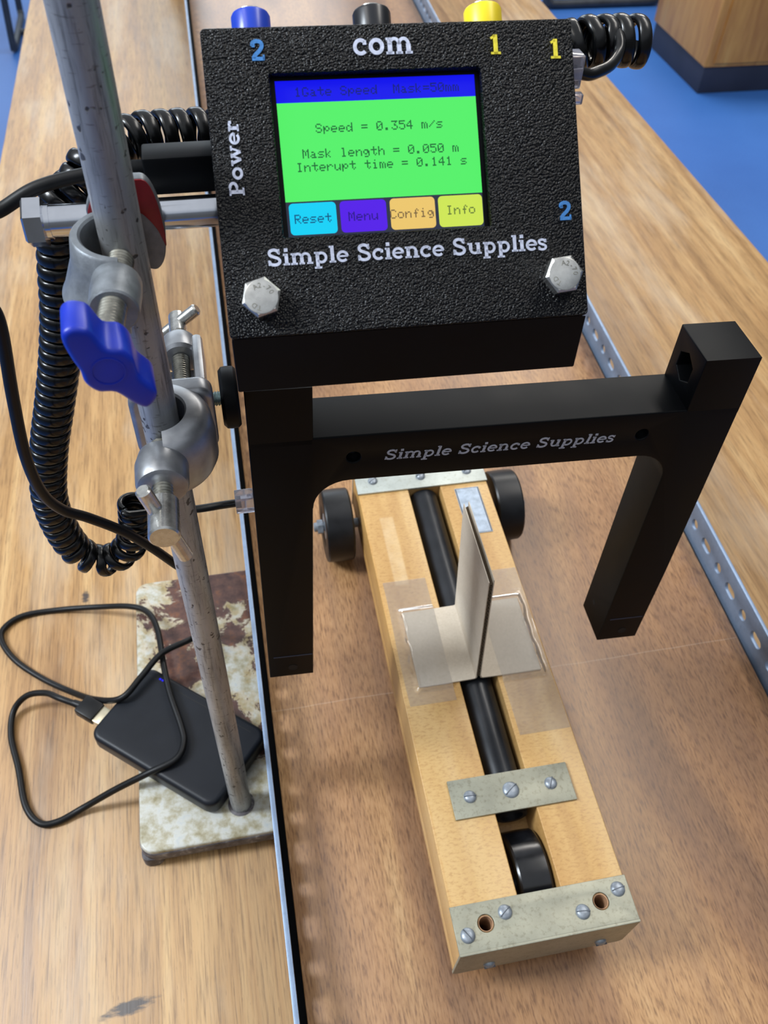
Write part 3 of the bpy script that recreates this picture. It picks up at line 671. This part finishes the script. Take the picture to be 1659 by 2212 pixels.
g.extr(arc_band(262, sz + 2, 9, 15.5, D(-165), D(-20), 20), [], 17, 1.2, frame((-27, 0, 0), (0, 1, 0), (0, 0, 1), (1, 0, 0)))
g.box(-12.5, -8.2, 244, 288, sz - 9, sz + 6, 1.8)
g.lathe([(0, 0), (6.4, 0), (7.6, 1.2), (7.8, 8), (6.8, 10.5), (0, 10.8)], axis_frame((-17.4, 279.5, sz), (0, 1, 0)), 36)
part('bar_jaw', g, M['polish'], lh)
g = G(); g.thread((-25.6, 225, bz), (-25.6, 196.5, bz), 3.7, 1.3); part('clamp_screw', g, M['thread'], lh)
g = G(); g.cyl((-25.6, 198, bz), (-25.8, 182.5, bz), 5.1, bev=0.6, seg=36); bs = part('screw_barrel', g, M['stainless'], lh)
g = G(); g.cyl((-30.2, 191.5, 353.5), (-21.3, 191.5, 318.5), 2.55, bev=0.6); part('tommy_bar', g, M['stainless'], lh)
g = G(); g.thread((-17.4, 257, sz), (-17.4, 295.5, sz), 3.5, 1.3); part('clamp_screw', g, M['thread'], lh)
g = G(); g.cyl((-17.6, 295, sz), (-17.6, 308, sz), 3.6, bev=0.5, seg=32); part('screw_barrel', g, M['stainless'], lh)
g = G(); g.cyl((-26.0, 302.5, sz - 6.0), (-8.8, 302.5, sz + 7.0), 2.5, bev=0.7); part('tommy_bar', g, M['stainless'], lh)

# long bolt through the upper clamp into the timer unit
lb = thing('hex_bolt', 'long bright hex bolt through the upper boss head', 'bolt', (-50, 253.8, 409.7))
g = G(); g.cyl((-47.6, 253.8, 409.7), (7, 253.8, 409.7), 4.85, seg=36); part('shank', g, M['chrome'], lb)
g = G(); g.lathe([(0, 0), (6.5, 0), (7.5, 0.7), (7.5, 5.8), (0, 5.8)], axis_frame((-54.2, 253.8, 409.7), (1, 0, 0), 0.35), 6); g.cyl((-48.6, 253.8, 409.7), (-46.6, 253.8, 409.7), 5.2); part('head', g, M['chrome'], lb)

# ================================================================== LIGHT GATE
GX, GY, GZ = V((0.99929, -0.03471, -0.01494)), V((0.03433, 0.99909, -0.02544)), V((0.01581, 0.02491, 0.99956))
GO = V((1.943, 252.0, -421.438 + 552))
GT = frame(GO, GX, GY, GZ)
gate = thing('light_gate', 'black U-shaped light gate frame straddling the trolley, clamped to the rod', 'light gate', GO)
XW, A_, B_, Z1, Z2, Z3, TH = 215.2, 26.0, 190.6, 149.4, 175.3, 202.0, 26.2
def fil(cx, cy, r, a0, a1, n=8): return [(cx + r * math.cos(a0 + (a1 - a0) * i / n), cy + r * math.sin(a0 + (a1 - a0) * i / n)) for i in range(n + 1)]
fr = 16.0
outline = [(0.4, 0), (A_ - 1.6, 0)] + [(A_ - 0.2, Z1 - fr)] + fil(A_ + fr, Z1 - fr, fr, PI, PI / 2) + fil(B_ - fr, Z1 - fr, fr, PI / 2, 0) + [(B_, 0), (XW - 1.0, 0), (XW, 60), (XW, Z2 + .01), (B_ - 0.6, Z2), (A_ + 0.4, Z2), (0, Z2 + .01)]
Xg = frame((0, TH, 0), (1, 0, 0), (0, 0, 1), (0, -1, 0))
g = G(GT); g.extr(outline, [circ(43.3, 163, 3.0, 22), circ(172.6, 163, 3.0, 22), ], TH, 0.7, Xg)
Xh = frame((B_ - 0.6, 0, 0), (0, 1, 0), (0, 0, 1), (1, 0, 0))
hexa = circ(13.6, 188.6, 7.2, 6, PI / 2)
g.extr([(0, Z2 - 3), (TH, Z2 - 3), (TH, Z3), (0, Z3)], [hexa], XW - B_ + 0.6, 0.5, Xh)
g.box(B_ + 12, B_ + 13, 5, 21, 180, 197)
hex2 = circ(13.6, 188.6, 7.2, 6, PI / 2)
Xl = frame((0, 0, 0), (0, 1, 0), (0, 0, 1), (1, 0, 0))
g.extr([(0, Z2 - 3), (TH, Z2 - 3), (TH, Z3), (0, Z3)], [hex2], A_ + 0.4, 0.5, Xl)
g.box(10, 18, 5, 21, 180, 197)
part('frame', g, M['gate'], gate)
for u in (43.3, 172.6):
    g = G(GT); g.lathe([(0, 0), (2.7, 0), (2.7, 0.8), (1.6, 1.5), (0, 1.6)], axis_frame((u, 5.5, 163), (0, -1, 0)), 24); part('recessed_screw', g, M['chrome'], gate)
for (u0, u1, z) in ((3.2, 24.0, 19.2), (193.6, 213.0, 19.9)):
    g = G(GT); g.box(u0, u1, -0.12, 0.3, z - 0.35, z + 0.35); part('marker_line', g, M['mark'], gate)
for (u, z) in ((13.3, 8.2), (203.8, 7.9)):
    g = G(GT); g.lathe([(1.9, 0), (2.5, 0), (2.5, .15), (1.9, .15)], axis_frame((u, 0.02, z), (0, -1, 0)), 24, True); g.cyl((u, 0.0, z), (u, -0.06, z), 2.2, seg=24); part('sensor_hole', g, M['hole'], gate)
g = G(GT); g.cyl((B_ + 0.1, 16.5, 15.4), (B_ - 0.1, 16.5, 15.4), 1.5, seg=20); part('sensor_hole', g, M['hole'], gate)

# ---- slab serif strokes, cap height 1
def slab():
    c = catmull
    def ell(cx, cy, rx, ry, a0, a1, n=18): return [(cx + rx * math.cos(D(a0) + (D(a1) - D(a0)) * i / n), cy + ry * math.sin(D(a0) + (D(a1) - D(a0)) * i / n)) for i in range(n + 1)]
    st = lambda x, y0, y1, w=.20: ([(x, y0), (x, y1)], w)
    sf = lambda x0, x1, y, w=.11: ([(x0, y), (x1, y)], w)
    Sp = [(.66, .72), (.60, .86), (.40, .94), (.20, .88), (.14, .74), (.22, .60), (.42, .51), (.62, .41), (.69, .26), (.60, .11), (.40, .055), (.20, .11), (.11, .29)]
    cS = [tuple(p) for p in c([(x, y, 0) for x, y in Sp], 5)]
    def sc(pts, sx, sy): return [(p[0] * sx, p[1] * sy) for p in pts]
    Gl = {}
    Gl['S'] = (.84, [(cS, .17), ([(.67, .98), (.67, .66)], .09), ([(.10, .02), (.10, .34)], .09)])
    Gl['i'] = (.42, [st(.22, 0, .68), sf(.04, .40, .055), sf(.05, .22, .63), ([(.12, .90), (.32, .90)], .2)])
    Gl['l'] = (.42, [st(.22, 0, 1.0), sf(.04, .40, .055), sf(.05, .22, .945)])
    arch = lambda x0, x1: (ell((x0 + x1) / 2, .40, (x1 - x0) / 2, .235, 180, 0), .14)
    Gl['n'] = (.88, [st(.22, 0, .68), sf(.04, .40, .055), sf(.05, .22, .63), arch(.22, .66), st(.66, 0, .42), sf(.50, .84, .055)])
    Gl['m'] = (1.30, [st(.22, 0, .68), sf(.04, .40, .055), sf(.05, .22, .63), arch(.22, .65), st(.65, 0, .42), sf(.50, .80, .055), arch(.65, 1.08), st(1.08, 0, .42), sf(.93, 1.26, .055)])
    Gl['p'] = (.84, [st(.22, -.30, .68), sf(.03, .44, -.25), sf(.05, .22, .63), (ell(.44, .34, .255, .275, 150, -150), .15)])
    Gl['u'] = (.90, [st(.22, .26, .68), sf(.04, .22, .63), (ell(.44, .28, .22, .22, 180, 360), .14), st(.66, 0, .68), sf(.50, .66, .63), sf(.66, .84, .055)])
    Gl['e'] = (.72, [(ell(.37, .34, .265, .275, 0, 318), .15), ([(.12, .35), (.66, .35)], .10)])
    Gl['c'] = (.70, [(ell(.37, .34, .265, .275, 48, 318), .16), ([(.56, .42), (.56, .60)], .16)])
    Gl['s'] = (.62, [(sc(cS, .70, .68), .135), ([(.49, .67), (.49, .46)], .08), ([(.09, .01), (.09, .23)], .08)])
    Gl['o'] = (.80, [(ell(.40, .34, .265, .265, 0, 360, 28), .17)])
    Gl['w'] = (1.16, [([(.16, .66), (.38, .03)], .17), ([(.38, .03), (.58, .62)], .11), ([(.58, .62), (.80, .03)], .17), ([(.80, .03), (1.0, .66)], .11), sf(.02, .34, .63), sf(.46, .70, .63), sf(.86, 1.14, .63)])
    Gl['r'] = (.66, [st(.22, 0, .68), sf(.04, .42, .055), sf(.05, .22, .63), (ell(.44, .38, .20, .23, 180, 60), .13), ([(.54, .46), (.54, .64)], .17)])
    Gl['P'] = (.86, [st(.24, 0, 1.0, .22), sf(.04, .46, .06), sf(.04, .5, .94), (ell(.46, .71, .27, .23, 90, -90), .17), sf(.24, .5, .48)])
    Gl['2'] = (.78, [([tuple(p) for p in c([(.14, .70, 0), (.17, .86, 0), (.36, .93, 0), (.56, .86, 0), (.60, .68, 0), (.48, .48, 0), (.28, .30, 0), (.14, .12, 0)], 5)], .19), ([(.08, .09), (.68, .09)], .18), ([(.66, .02), (.66, .28)], .09), ([(.10, .72), (.26, .72)], .15)])
    Gl['1'] = (.62, [st(.34, 0, .98, .22), sf(.08, .60, .06, .12), ([(.10, .80), (.34, .93)], .12)])
    Gl[' '] = (.46, [])
    return Gl
SLAB = slab()
def lettering(g, txt, X, size, length=None, shear=0.0, h=0.18, widen=1.0):
    tot = sum(SLAB[ch][0] for ch in txt); kx = (length / (tot * size)) if length else 1.0
    x = 0.0
    for ch in txt:
        adv, strokes = SLAB[ch]
        for pts, w in strokes:
            P = [((x + p[0]) * size * kx + shear * p[1] * size, p[1] * size) for p in pts]
            g.ribbon(P, w * size * (0.5 + 0.5 * kx) * widen, h, X)
        x += adv
# gate lettering, sloping forward
g = G(GT); lettering(g, 'Simple Science Supplies', frame((56.2, 0.02, 160.2), (1, 0, 0.0), (0, 0, 1), (0, -1, 0)), 5.6, 103.5, 0.22, 0.16, 0.92)
part('lettering', g, M['ink_grey'], gate, 'pale grey slanted lettering')
# stud and thumb wheel joining the gate to the lower clamp
stz = 333.0
g = G(); g.thread((-12, 254.2, stz), (3, 254.2, stz), 2.85, 1.0, 0.4); part('threaded_stud', g, flat('zinc_stud', (150, 168, 168), 0.3, 0.9, 0.1, 300), gate)
g = G(); g.lathe([(0, 0), (10.2, 0), (11.6, 1.2), (11.8, 3), (11.6, 5.6), (10.6, 6.6), (0, 6.6)], axis_frame((-3.6, 254.2, stz), (1, 0, 0)), 44); part('thumb_wheel', g, M['black'], gate)

# ================================================================== TIMER UNIT
BX, BY, BZ = V((0.99877, -0.04851, 0.01006)), V((0.04851, 0.99882, 0.0)), V((-0.01005, 0.00049, 0.99995))
BO = V((1.867, 203.310, -153.816 + 552))
BT = frame(BO, BX, BY, BZ)
ta = D(43.471); PW, PH = 106.2, 84.6
PT = BT @ frame((0, 0, 0), (1, 0, 0), (0, math.sin(ta), math.cos(ta)), (0, -math.cos(ta), math.sin(ta)))   # panel plane
tim = thing('timer_unit', 'black sloping-front timer unit with a lit green screen', 'timer', BO + BX * 53 + V((0, 30, -22)))
hy, hz = PH * math.sin(ta), PH * math.cos(ta)
ny, nz_ = -math.cos(ta) * 3.0, math.sin(ta) * 3.0
g = G(BT); side = [(0.4, -20), (0.4, -0.6), (0.4 - ny, -0.6 - nz_ + 0.2), (hy - ny - 0.4, hz - nz_ - 0.4), (hy + 17.4, hz - 16.6), (hy + 17.4, -20)]
g.extr(side, [], PW - 0.8, 0.5, frame((0.4, 0, 0), (0, 1, 0), (0, 0, 1), (1, 0, 0)))
case = part('case', g, M['black'], tim)
g = G(PT); g.extr(rrect(0, 0, PW, PH, 1.4, 4), [rrect(17.9, 27.4, 78.3, 72.0, 0.6, 3)], 3.0, 0.45, Matrix.Translation((0, 0, -3.0)))
lid = part('lid', g, M['pebble'], tim)
# screen, 3 mm below the lid's face
SX, SY, SW, SH = 19.36, 27.97, 57.7, 43.06
scr = G(PT); scr.box(17.9, 78.3, 27.4, 72.0, -3.6, -3.05); bez = part('screen_bezel', scr, M['black'], tim)
ST = PT @ Matrix.Translation((SX, SY, -3.04))
def quad(x0, x1, y0, y1, z0, z1, mat, name, par, r=0.0):
    g = G(ST)
    if r: g.extr(rrect(x0, y0, x1, y1, r, 5), [], z1 - z0, 0, Matrix.Translation((0, 0, z0)))
    else: g.box(x0, x1, y0, y1, z0, z1)
    return part(name, g, mat, par, smooth=False)
screen = quad(0, SW, 0, SH, 0, 0.10, emit('screen_dark', (44, 50, 68)), 'screen', tim); screen['label'] = 'lit colour display'
quad(0, SW, 37.0, SH, 0.10, 0.14, emit('screen_blue', (4, 6, 236)), 'title_bar', screen)
quad(0, SW, 9.75, 37.0, 0.10, 0.14, emit('screen_green', (84, 240, 104)), 'reading_area', screen)
for x0, x1, c, nm in ((0.75, 14.3, (8, 208, 246), 'cyan'), (15.4, 28.9, (84, 24, 232), 'violet'), (30.0, 43.3, (236, 198, 108), 'tan'), (44.3, 57.5, (206, 230, 84), 'lime')):
    b_ = quad(x0, x1, 0.45, 9.3, 0.10, 0.15, emit('button_' + nm, c), 'touch_button', screen, 1.2); b_['label'] = nm + ' touch button'
FONT = {'0': '3E5149453E', '1': '00427F4000', '3': '21414D4B31', '4': '1814127F10', '5': '2745454539', '.': '0060600000', '=': '1414141414', '/': '2010080402', 'C': '3E41414122', 'G': '3E41415132', 'I': '00417F4100', 'M': '7F021C027F', 'R': '7F09192946', 'S': '2649494932', 'a': '2054547840', 'd': '384444287F', 'e': '3854545418', 'f': '00087E0902', 'g': '18A4A49C78', 'h': '7F08040478', 'i': '00447D4000', 'k': '7F10284400', 'l': '00417F4000', 'm': '7C04780478', 'n': '7C08040478', 'o': '3844444438', 'p': 'FC18242418', 'r': '7C08040408', 's': '4854545424', 't': '04043F4424', 'u': '3C4040207C', ' ': '0000000000'}
def lcd(g, txt, x, yc, w):
    cw = w / (len(txt) - 1 / 6); px = cw / 6; b = bmesh.new()
    for k, ch in enumerate(txt):
        h = FONT[ch]
        for c in range(5):
            byte = int(h[2 * c:2 * c + 2], 16)
            for r in range(8):
                if byte >> r & 1:
                    X0 = x + k * cw + c * px; Y0 = yc + (3.5 - r) * px; e = px * 0.02
                    q = [b.verts.new((X0 + a, Y0 + d, 0.17)) for a, d in ((e, -px + e), (px - e, -px + e), (px - e, -e), (e, -e))]
                    b.faces.new(q)
    g._merge(b)
def words(lines, mat, par=screen):
    g = G(ST)
    for t in lines: lcd(g, *t)
    part('lettering', g, mat, par, smooth=False)
words([('Speed = 0.354 m/s', 10.4, 29.2 + .6, 36.9), ('Mask length = 0.050 m', 6.05, 22.9, 45.5), ('Interupt time = 0.141 s', 4.0, 19.2, 49.7)], emit('screen_text', (12, 84, 44)))
words([('1Gate Speed  Mask=50mm', 5.3, 39.9, 47.6)], emit('title_text', (6, 22, 112)))
words([('Reset', 2.15, 4.9, 10.6)], emit('reset_text', (6, 70, 120))); words([('Menu', 17.7, 4.9, 8.6)], emit('menu_text', (36, 8, 130)))
words([('Config', 29.9, 4.9, 12.9)], emit('config_text', (110, 88, 60))); words([('Info', 46.6, 5.2, 8.6)], emit('info_text', (86, 110, 50)))
# painted lettering on the lid
def lid_text(txt, x, y, size, mat, length=None, rot=0.0):
    g = G(PT); lettering(g, txt, Matrix.Translation((x, y, -0.05)) @ Matrix.Rotation(rot, 4, 'Z'), size, length, 0, 0.25)
    part('lettering', g, mat, lid)
lid_text('2', 13.2, 75.5, 5.6, M['ink_blue']); lid_text('com', 41.9, 76.1, 6.6, M['ink_white'], 17.3)
lid_text('1', 81.3, 75.2, 5.5, M['ink_yellow']); lid_text('1', 99.0, 73.5, 5.5, M['ink_yellow']); lid_text('2', 98.8, 27.8, 5.4, M['ink_blue'])
lid_text('Power', 8.1, 39.3, 4.2, M['ink_white'], 20.6, PI / 2)
lid_text('Simple Science Supplies', 12.6, 19.6, 4.7, M['ink_white'], 82.4)
# hexagon bolts with stamped heads
for (bx, by, rl) in ((9.98, 10.7, 0.28), (98.3, 11.7, 0.10)):
    X = Matrix.Translation((bx, by, -0.1)) @ Matrix.Rotation(rl, 4, 'Z')
    g = G(PT); g.lathe([(0, 0), (5.75, 0), (5.75, 3.5), (5.0, 4.05), (0, 4.05)], X, 6)
    g.lathe([(4.7, 4.0), (4.72, 4.1), (4.5, 4.18), (0, 4.18)], X, 40)
    o = part('panel_bolt', g, M['stainless'], tim)
    g = G(PT); r0 = PI + 0.5 if bx < 50 else PI + 0.9
    for i, ch in enumerate('A2-70'):
        a = r0 - 1.0 + i * 0.42 + PI; a = PI / 2 - a
        g.text(ch, 2.0, 0.06, Matrix.Translation((bx + 3.1 * math.cos(a), by + 3.1 * math.sin(a), 4.12)) @ Matrix.Rotation(a - PI / 2, 4, 'Z'))
    for i, ch in enumerate('TD'):
        a = r0 - 0.25 + i * 0.5; a = PI / 2 - a
        g.text(ch, 2.0, 0.06, Matrix.Translation((bx + 3.1 * math.cos(a), by + 3.1 * math.sin(a), 4.12)) @ Matrix.Rotation(a - PI / 2, 4, 'Z'))
    part('stamped_marking', g, M['thread'], o)
# three 4 mm sockets on the top edge
for x, mk, nm in ((14.4, 'sock_blue', 'blue'), (49.4, 'sock_black', 'black'), (82.6, 'sock_yellow', 'yellow')):
    X = PT @ Matrix.Translation((x, PH - 1.0, -9.5)) @ Matrix.Rotation(-PI / 2, 4, 'X'); g = G()
    g.lathe([(0, 0), (5.6, 0), (5.6, 7.6), (5.2, 8.4), (4.6, 8.7), (2.6, 8.7), (2.4, 4.0), (0, 4.0)], X, 36)
    o = part('socket', g, M[mk], tim, nm + ' round socket')
    g = G(); g.lathe([(2.1, 4), (3.4, 4), (3.4, 9.5), (2.1, 9.5)], X, 24, True); part('contact_ring', g, M['stainless'], o)

c_ = unp(1246, 212, 256)
g = G(); g.box(c_.x - 6, c_.x + 1.6, c_.y - 1.5, c_.y + 1.5, c_.z - 1.6, c_.z + 1.6, 0.5); part('clear_tab', g, M['clear'], tim, 'small clear tab on the right side')

# ================================================================== COILED CORD
cord = thing('coiled_cord', 'glossy black coiled cord linking timer unit and light gate', 'cable', (-70, 268, 224))
axis = [V((-46.8, 268, 266.0)), V((-49.5, 268, 250)), V((-55.2, 268, 236.5)), V((-67.2, 268.5, 229.5)), V((-76.8, 269, 238)), V((-80.8, 269.5, 256)), V((-80.5, 270, 276)), V((-74.5, 271, 301)), V((-67.5, 272, 322)), V((-61.0, 272.5, 342)), V((-55.0, 273, 364)), V((-51.0, 273.5, 384)), V((-46.5, 274, 403)), unp(172, 402, 275), unp(205, 345, 278), unp(250, 312, 282), unp(300, 294, 286), unp(370, 288, 289), unp(440, 284, 291), V((20, 294, 414)), V((50, 297, 418)), V((78, 297, 424)), V((100, 294, 432)), unp(1245, 96, 288), unp(1310, 90, 288), unp(1350, 88, 287.5), unp(1392, 92, 287)]
ax = catmull(axis, 10)
cum = [0.0]
for a, b in zip(ax[:-1], ax[1:]): cum.append(cum[-1] + (b - a).length)
def at_s(s):
    import bisect
    i = min(max(bisect.bisect(cum, s) - 1, 0), len(ax) - 2); t = (s - cum[i]) / (cum[i + 1] - cum[i]); return ax[i].lerp(ax[i + 1], t), (ax[i + 1] - ax[i]).normalized()
Rc, pitch = 6.15, 5.0
pts = []; ctr = []; s = 0.0; ang = 0.0; N = None; tot = cum[-1]
while s < tot:
    p, t = at_s(s)
    if N is None: N = t.orthogonal().normalized()
    N = (N - t * N.dot(t)).normalized(); B = t.cross(N)
    pts.append(p + (N * math.cos(ang) + B * math.sin(ang)) * (Rc + (0.7 if s > tot - 40 else 0.0))); ctr.append(p)
    k = 1.0
    if 14 < s < 64: k = 1.55
    if 255 < s < 320: k = 1.15
    if s > tot - 46: k = 1.08
    ang += 2 * PI / 24; s += pitch * k / 24
tail = catmull([unp(1330, 62, 286), unp(1339, 88, 279.5), unp(1336, 115, 275), unp(1318, 141, 269), unp(1292, 155, 265), unp(1268, 161, 263), V((116, 262, 443.8))], 8)
head = catmull([V((-1, 265, 262)), V((-9, 265.2, 261.5)), V((-22, 266, 260)), V((-36, 267, 260.5)), pts[0] - (pts[1] - pts[0]).normalized() * 3, pts[0]], 8)
g = G(); g.strap(pts, 2.35, 1.45, ctr, 14); part('coil', g, M['coil'], cord)
g = G(); g.tube(tail, 1.9, 12); part('straight_tail', g, M['coil'], cord)
g = G(); g.tube(head, 1.8, 12); part('straight_tail', g, M['coil'], cord)
def rj(g, o, d):
    X = axis_frame(o, d)
    g.box(-3.1, 3.1, -4.9, 4.9, 0, 8.5, 0.5, X); g.box(-5.0, -4.2, -1.8, 1.8, -1.0, 7.5, 0.3, X @ Matrix.Rotation(0.1, 4, 'Y'))
g = G(); rj(g, (4.8, 265, 262.5), (-1, 0, 0)); part('clear_plug', g, M['clear'], cord, 'clear plug in the light gate')
g = G(); rj(g, (110, 262, 444.0), (1, 0, 0)); part('clear_plug', g, M['clear'], cord, 'clear plug in the timer unit')

# ================================================================== USB CABLE
usb = thing('usb_cable', 'long black cable from the timer unit to the power bank', 'cable', (-60, 300, 0))
zb = 2.3
pa = math.atan2(-58, 68)
PB = frame((-59.5, 280, 20), (math.cos(pa), math.sin(pa), 0), (-math.sin(pa), math.cos(pa), 0), (0, 0, 1))
path = [V((-17, 265, 418.7)), V((-24, 265, 418.6)), V((-36, 264.5, 418.2)), V((-50, 262.5, 416)), V((-62, 259.5, 411)), unp(-55, 470, 254), unp(-95, 540, 248), unp(-75, 610, 242), unp(-25, 655, 239),
        unp(2, 710, 238), unp(28, 860, 238), unp(55, 985, 240), unp(90, 1063, 244), unp(135, 1101, 248), unp(190, 1118, 251), unp(260, 1145, 254), unp(320, 1178, 258), unp(375, 1216, 262),
        unp(408, 1240, 272), unp(425, 1275, 292), unp(436, 1310, 322), unp(440, 1342, 350), unp(430, 1368, 362), onz(412, 1381, 40), onz(350, 1411, 42), onz(305, 1462, 41), onz(262, 1508, 38), onz(205, 1511, 24), onz(150, 1493, 8), onz(90, 1465, zb), onz(35, 1428, zb), onz(5, 1388, zb), onz(8, 1358, zb), onz(50, 1330, zb), onz(130, 1317, zb), onz(215, 1311, 10), onz(280, 1310, 22), onz(318, 1322, 27), onz(340, 1360, 32), onz(354, 1440, 38), onz(368, 1500, 38.5), onz(392, 1570, 38.5), onz(397, 1605, 38.5), onz(380, 1640, 38), onz(320, 1670, 34), onz(250, 1705, 20), onz(180, 1745, 5), onz(125, 1775, zb), onz(85, 1778, zb), onz(55, 1740, zb), onz(40, 1660, zb), onz(24, 1590, zb), onz(30, 1535, 5), onz(58, 1503, 14), onz(98, 1497, 22), onz(128, 1508, 27), PB @ V((-76, -15.6, 7.2)), PB @ V((-70, -14.6, 7.2))]
g = G(); g.tube(catmull(path, 9), 2.15, 12); part('lead', g, M['cable'], usb)
g = G(); g.box(-17.5, 6.2, 259.5, 270, 412.6, 424.6, 0.9); g.cyl((-17, 265, 418.7), (-21, 265, 418.7), 2.9); part('plug', g, M['black'], usb, 'flat black plug in the timer unit')
# power bank frame
g = G(PB); g.box(-71, -56, -20.5, -7.0, 3.2, 11.2, 1.3)
g.lathe([(0, 0), (2.9, 0), (2.4, 6), (0, 6)], axis_frame((-70.5, -14.5, 7.2), (-1, -0.15, 0)), 18)
pl_ = part('plug', g, M['cable'], usb, 'black plug in the power bank')
g = G(PB); g.box(-56.2, -49.0, -19.8, -7.8, 4.6, 9.8, 0.3); part('shell', g, M['usb_metal'], pl_)

# ================================================================== POWER BANK
pb = thing('power_bank', 'slim black power bank lying askew on the stand base', 'power bank', (-59.5, 280, 20))
g = G(PB); g.extr(rrect(-49.5, -30, 49.5, 30, 8, 8), [], 14, 3.4, Matrix.Translation((0, 0, 0.3)), 6); part('casing', g, M['bank'], pb)
g = G(PB); g.ribbon([(-44, 23.5), (40, 23.5)], 0.5, 0.06, Matrix.Translation((0, 0, 14.29))); part('seam_line', g, M['hole'], pb)
for k in range(4):
    g = G(PB); g.box(-35.5 + k * 2.0, -34.1 + k * 2.0, 24.4, 25.6, 14.0, 14.42); part('indicator_light', g, emit('charge_light', (30, 30, 240), 1.2), pb)

# ================================================================== BACKGROUND FURNITURE
cb = thing('wooden_cabinet', 'brown wooden floor cabinet with a dark plinth behind the bench', 'cabinet', (2500, 3360, -850))
g = G(); g.box(1912, 3100, 3118, 3598, -750, 60, 3); part('carcass', g, M['cab'], cb)
g = G(); g.box(1920, 3092, 3126, 3590, -850, -750, 2); part('plinth', g, M['plinth'], cb)
g = G(); g.box(1945, 2480, 3110, 3118, -735, 40, 2); part('door', g, M['cab'], cb); g = G(); g.box(2500, 3080, 3110, 3118, -735, 40, 2); part('door', g, M['cab'], cb)
def stool(label, x, y, w, dpt, r, rz):
    t = thing('metal_stool', label, 'stool', (x, y, -850), None)
    X = Matrix.Translation((x, y, -850)) @ Matrix.Rotation(rz, 4, 'Z')
    for sx in (-1, 1):
        g = G(X); a = sx * w / 2; c = sx * (w / 2 - 40)
        g.tube(catmull([(c, -dpt / 2 + 40, 640), (a, -dpt / 2 + 8, 70), (a, -dpt / 2 + 20, r + 12), (a, -dpt / 2 + 60, r), (a, 0, r), (a, dpt / 2 - 60, r), (a, dpt / 2 - 20, r + 12), (a, dpt / 2 - 8, 70), (c, dpt / 2 - 40, 640)], 8), r, 14); part('leg_frame', g, M['stool'], t)
    g = G(X); g.cyl((-w / 2, 0, r), (w / 2, 0, r), r * 0.8); part('cross_bar', g, M['stool'], t); g = G(X); g.cyl((-w / 2 + 10, -dpt / 2 + 14, 200), (w / 2 - 10, -dpt / 2 + 14, 200), r * 0.7); part('cross_bar', g, M['stool'], t)
    g = G(X); g.extr(rrect(-w / 2, -dpt / 2 + 20, w / 2, dpt / 2 - 20, 40, 6), [], 26, 4, Matrix.Translation((0, 0, 640))); part('seat', g, M['stool_seat'], t)
stool('dark metal framed stool on the blue floor left of the bench', -455, 3960, 400, 380, 13, 0.0)
stool('dark metal framed stool on the blue floor near the cabinet', 1880, 4310, 520, 560, 19, PI / 2)
